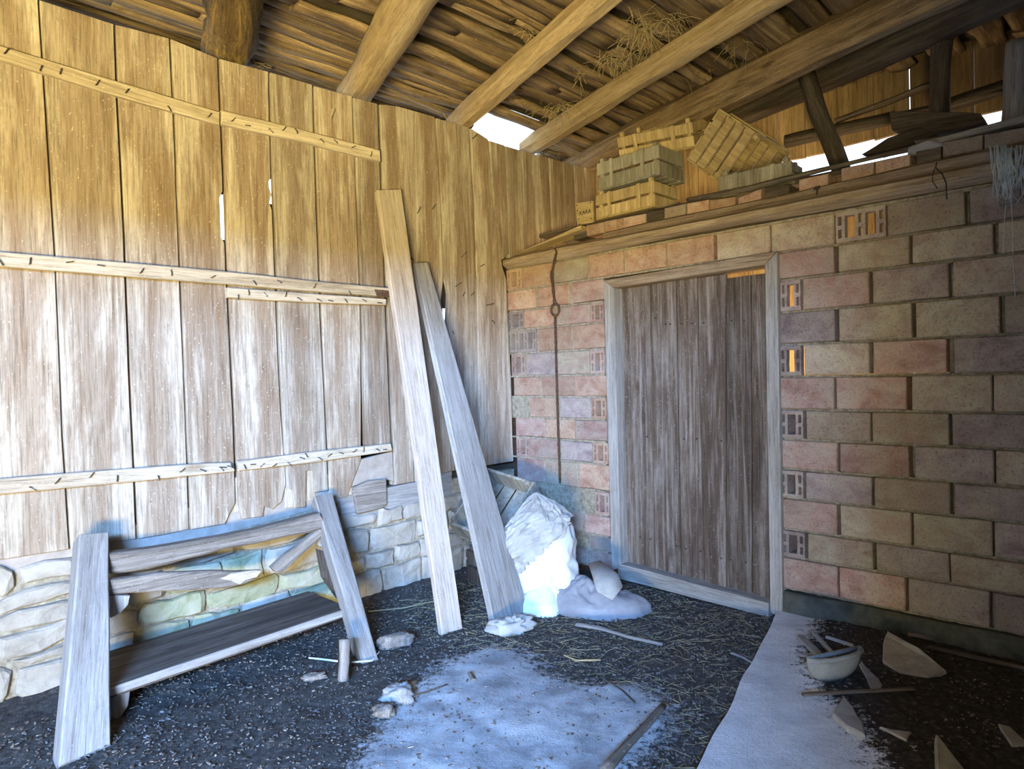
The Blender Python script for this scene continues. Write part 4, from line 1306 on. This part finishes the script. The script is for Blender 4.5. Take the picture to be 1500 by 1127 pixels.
stick('thin_twig', ((890, 998), (912, 1012), (930, 1030)), .004, M['dark'], 'thin dark twig lying on the pale concrete patch')
stick('wood_sliver', ((1072, 957), (1088, 963), (1104, 972)), .008, M['grey'], 'pale wood sliver on the soil beside the raised slab', .005)
stick('thin_twig', ((600, 1022), (625, 1014), (655, 1003)), .004, M['dark'], 'thin twig at the ragged rim of the concrete patch')
stick('pale_wire', ((452, 964), (480, 967), (510, 971), (545, 968), (556, 955)), .0035, M['twine'], 'pale wire looped round the foot of the manger post', z=.01, cat='wire', flat=1)
stick('wood_chip', ((688, 987), (694, 997)), .009, M['bench'], 'small dark wood chip on the pale concrete patch')
stick('straw_stalk', ((540, 896), (590, 891), (640, 880)), .003, M['straw'], 'long straw stalk on the floor near the manger post', flat=1)
stick('straw_stalk', ((826, 960), (845, 968), (880, 967)), .0035, M['straw'], 'curved straw stalk on the floor below the plastic sack', flat=1)
st = G(503, 995)
tag(sweep('rotten_stump', [st + ZU * -.01, st + V((.004, .02, .06)), st + V((-.004, .05, .135))], V((1, 0, 0)), lambda t: .055 - .01 * t, lambda t: .045, M['bench'], None, 10, 10, .014, .2), 'short rotten wood stump standing by the manger post', 'stump')
def lump(name, px, rx, ry, rz, mat, label, cat, seed, amp=.5, fr=2.5, zl=None):
    p = G(*px)
    o = crumple(name, None, frame(p + ZU * rz * .7, ZU, V((.3, -1, 0))), rx, ry, rz, mat, amp, 28, 18, fr, seed, None, .8)
    return tag(o, label, cat)
lump('bark_chunk', (580, 946), .075, .035, .03, M['bench'], 'flaky chunk of bark beside the manger post foot', 'bark', 3.3)
lump('rotten_wood', (583, 1026), .055, .04, .03, M['grey'], 'pale rotten wood lump on the rim of the concrete patch', 'wood', 5.7, .7)
lump('rotten_wood', (563, 1048), .035, .03, .02, M['bench'], 'brown rotten wood lump with straw on the dark floor', 'wood', 7.1, .7)
lump('crumpled_rag', (750, 924), .085, .045, .038, M['paper'], 'dirty white rag crumpled at the foot of the wide plank', 'rag', 9.4, 1.1, 4.2)
lump('bark_chunk', (460, 995), .045, .02, .012, M['bench'], 'small flat bark chunk on the dark floor', 'bark', 2.2, .7)

# rubble on the slab
SZ = .045
def shard(px, mat, label, name='render_shard', thick=.02, zs=None, cat='shard'):
    zs = zs or [0] * len(px)
    pts = [G(x, y, SZ + .012 + dz) for (x, y), dz in zip(px, zs)]
    n = (pts[1] - pts[0]).cross(pts[2] - pts[0]).normalized(); n = n if n.z > 0 else -n
    return thing_slab(name, pts, n, thick, mat, label, cat, wob=.006, step=.03, inset=.004)
shard(((1294, 938), (1300, 924), (1345, 948), (1384, 980), (1360, 992), (1318, 985), (1292, 968)), M['shard'], 'large jagged slab of broken render on the soil by the wall', zs=[.03, .05, .05, .02, 0, 0, .01])
shard(((1219, 1044), (1236, 1019), (1250, 1035), (1264, 1058), (1267, 1076), (1240, 1063)), M['shard'], 'triangular shard of render on the slab')
shard(((1288, 1064), (1305, 1068), (1335, 1072), (1328, 1084), (1310, 1075)), M['shard'], 'thin spoon shaped splinter on the slab', 'pale_splinter', .01)
shard(((1258, 972), (1262, 968), (1293, 1003), (1290, 1010), (1276, 1009)), M['shard'], 'wedge shaped splinter beside the broken bowl', 'pale_splinter', .014)
shard(((1371, 928 + 148), (1374, 1076), (1420, 1135), (1372, 1150)), M['shard'], 'pointed pale board end at the lower frame edge', 'board_scrap', .02, [.05, .05, 0, 0])
shard(((1462, 1060), (1480, 1064), (1510, 1092), (1482, 1092)), M['shard'], 'dim pale shard far along the slab', thick=.02)
shard(((1251, 904), (1262, 902), (1272, 911), (1258, 914)), M['shard'], 'small pale stone chip close to the footing', 'stone_chip', .02, cat='stone')
def slat_on(px0, px1, w_, label, name='wood_strip'):
    a, b = G(*px0, SZ + .02), G(*px1, SZ + .02)
    d = (b - a).normalized(); sd = d.cross(ZU) * w_ / 2
    thing_slab(name, [a - sd, b - sd, b + sd, a + sd], ZU, .012, M['grey'], label, 'wood strip', 'broken slats on the slab', axis=d)
slat_on((1172, 930), (1206, 964), .032, 'wide pale broken slat next to the bowl')
slat_on((1192, 925), (1222, 958), .016, 'narrow pale broken slat next to the bowl')
slat_on((1210, 931), (1250, 944), .008, 'thin sliver of slat behind the bowl')
stick('old_rod', ((1176, 1018), (1260, 1013), (1340, 1010)), .010, M['dark'], 'dark rod lying across the slab below the bowl', z=SZ + .012)
stick('old_pole', ((1360, 948), (1440, 966), (1520, 984)), .014, M['dark'], 'dark pole along the wall foot on the soil', z=SZ + .012)
stick('old_pole', ((1330, 930), (1430, 945), (1520, 960)), .014, M['bench'], 'greyish pole nearest the footing on the soil', z=SZ + .015)
# broken half bowl, rim up and open to the rear
def bowl():
    a, b = G(1181, 968, SZ + .085), G(1258, 951, SZ + .085)
    c = (a + b) / 2
    ax = (b - a).normalized(); r = (b - a).length / 2
    fwd = ax.cross(ZU); fwd = fwd if fwd.dot(CAMP - c) > 0 else -fwd
    vs, fs = [], []
    nu, nv = 18, 8
    for lay, th in ((0, 1.0), (1, .88)):
        for j in range(nv + 1):
            ph = (math.pi / 2) * j / nv
            for i in range(nu + 1):
                t = math.pi * i / nu
                k = math.cos(ph * .86) * (1 + .012 * noise.noise(V((i * .5, j, lay))))
                vs.append(ax * (-math.cos(t) * r * k * th) + fwd * (math.sin(t) * r * .38 * k * th) - ZU * (math.sin(ph) * .088 * th))
    o = (nu + 1) * (nv + 1)
    for j in range(nv):
        for i in range(nu):
            q = j * (nu + 1) + i
            fs.append((q, q + 1, q + nu + 2, q + nu + 1)); fs.append((o + q, o + q + nu + 1, o + q + nu + 2, o + q + 1))
    for i in range(nu): fs.append((i, o + i, o + i + 1, i + 1))
    e = nv * (nu + 1)
    fs.append(tuple(e + i for i in range(nu + 1)))
    fs.append(tuple(o + e + i for i in range(nu, -1, -1)))
    for j in range(nv):
        for i in (0, nu):
            q = j * (nu + 1) + i
            fs.append((q, q + nu + 1, o + q + nu + 1, o + q))
    ob = link('broken_bowl', mesh('broken_bowl', vs, fs, True), M['concrete'], None, Matrix.Translation(c))
    tag(ob, 'broken half of a grey basin on the slab', 'bowl')
    rim = MB()
    rim.tube([V(vs[i]) + ZU * .004 for i in range(nu + 1)], .010, 6)
    rim.tube([V(vs[0]) + ZU * .004, V(vs[nu]) + ZU * .004], .009, 6)
    r_ = link('rim', mesh('rim', rim.v, rim.f, True), M['concrete']); r_.parent = ob
bowl()

# ---------------------------------------------------------------- litter: straw, chips
def scatter(name, n, poly, lmin, lmax, wmin, wmax, mat, seed, zf, label):
    rr = random.Random(seed)
    xs = [p.x for p in poly]; ys = [p.y for p in poly]
    vs, fs = [], []
    k = 0
    while k < n:
        p = V((rr.uniform(min(xs), max(xs)), rr.uniform(min(ys), max(ys)), 0))
        if not inpoly(p, poly): continue
        k += 1
        dens = edged(p, patch)
        if dens > .02 and rr.random() < .8: continue
        a = rr.uniform(0, math.pi); L = rr.uniform(lmin, lmax) ** 1.0 * (.4 + rr.random()); w_ = rr.uniform(wmin, wmax)
        d = V((math.cos(a), math.sin(a), rr.uniform(-.25, .25))); e = V((-math.sin(a), math.cos(a), rr.uniform(-.4, .4)))
        c = p + ZU * (zf(p) + .006)
        b = len(vs)
        t = ZU * w_ * .35
        for (i, j) in ((-1, -1), (1, -.6), (1, .6), (-1, 1)):
            vs.append(c + d * (L / 2 * i) + e * (w_ / 2 * j) - t)
        for (i, j) in ((-1, -1), (1, -.6), (1, .6), (-1, 1)):
            vs.append(c + d * (L / 2 * i) + e * (w_ / 2 * j) + t)
        fs += [tuple(b + i for i in q) for q in ((3, 2, 1, 0), (4, 5, 6, 7), (0, 1, 5, 4), (1, 2, 6, 5), (2, 3, 7, 6), (3, 0, 4, 7))]
    me = bpy.data.meshes.new(name); me.from_pydata([tuple(v) for v in vs], [], fs)
    o = link(name, me, mat)
    return tag(o, label, kind='stuff')
fl_poly = [P2(*q) for q in ((-20, 1090), (170, 1010), (500, 905), (640, 850), (700, 840), (760, 850), (905, 850), (1140, 905), (1120, 950), (1020, 1140), (900, 1190), (100, 1190))]
scatter('chip_litter', 9000, fl_poly, .003, .014, .002, .006, M['litter'], 1, fz, 'small wood chips littering the dark earth floor')
straw_poly = [P2(*q) for q in ((560, 890), (700, 850), (905, 850), (1130, 905), (1110, 960), (1010, 1140), (960, 1140), (990, 1030), (860, 990), (780, 960), (650, 950))]
scatter('straw_litter', 1500, straw_poly, .02, .08, .001, .0025, M['straw'], 2, fz, 'loose straw strewn over the floor before the door')
slab_poly = [P2(*q) for q in ((1190, 925), (1400, 930), (1560, 985), (1600, 1130), (1270, 1130), (1200, 1030))]
scatter('soil_crumbs', 700, slab_poly, .004, .016, .003, .007, M['litter'], 4, lambda p: SZ, 'soil crumbs and chips scattered on the slab')
for o in list(bpy.data.objects):
    if 'Cube' in o.name: print('odd', o.name)
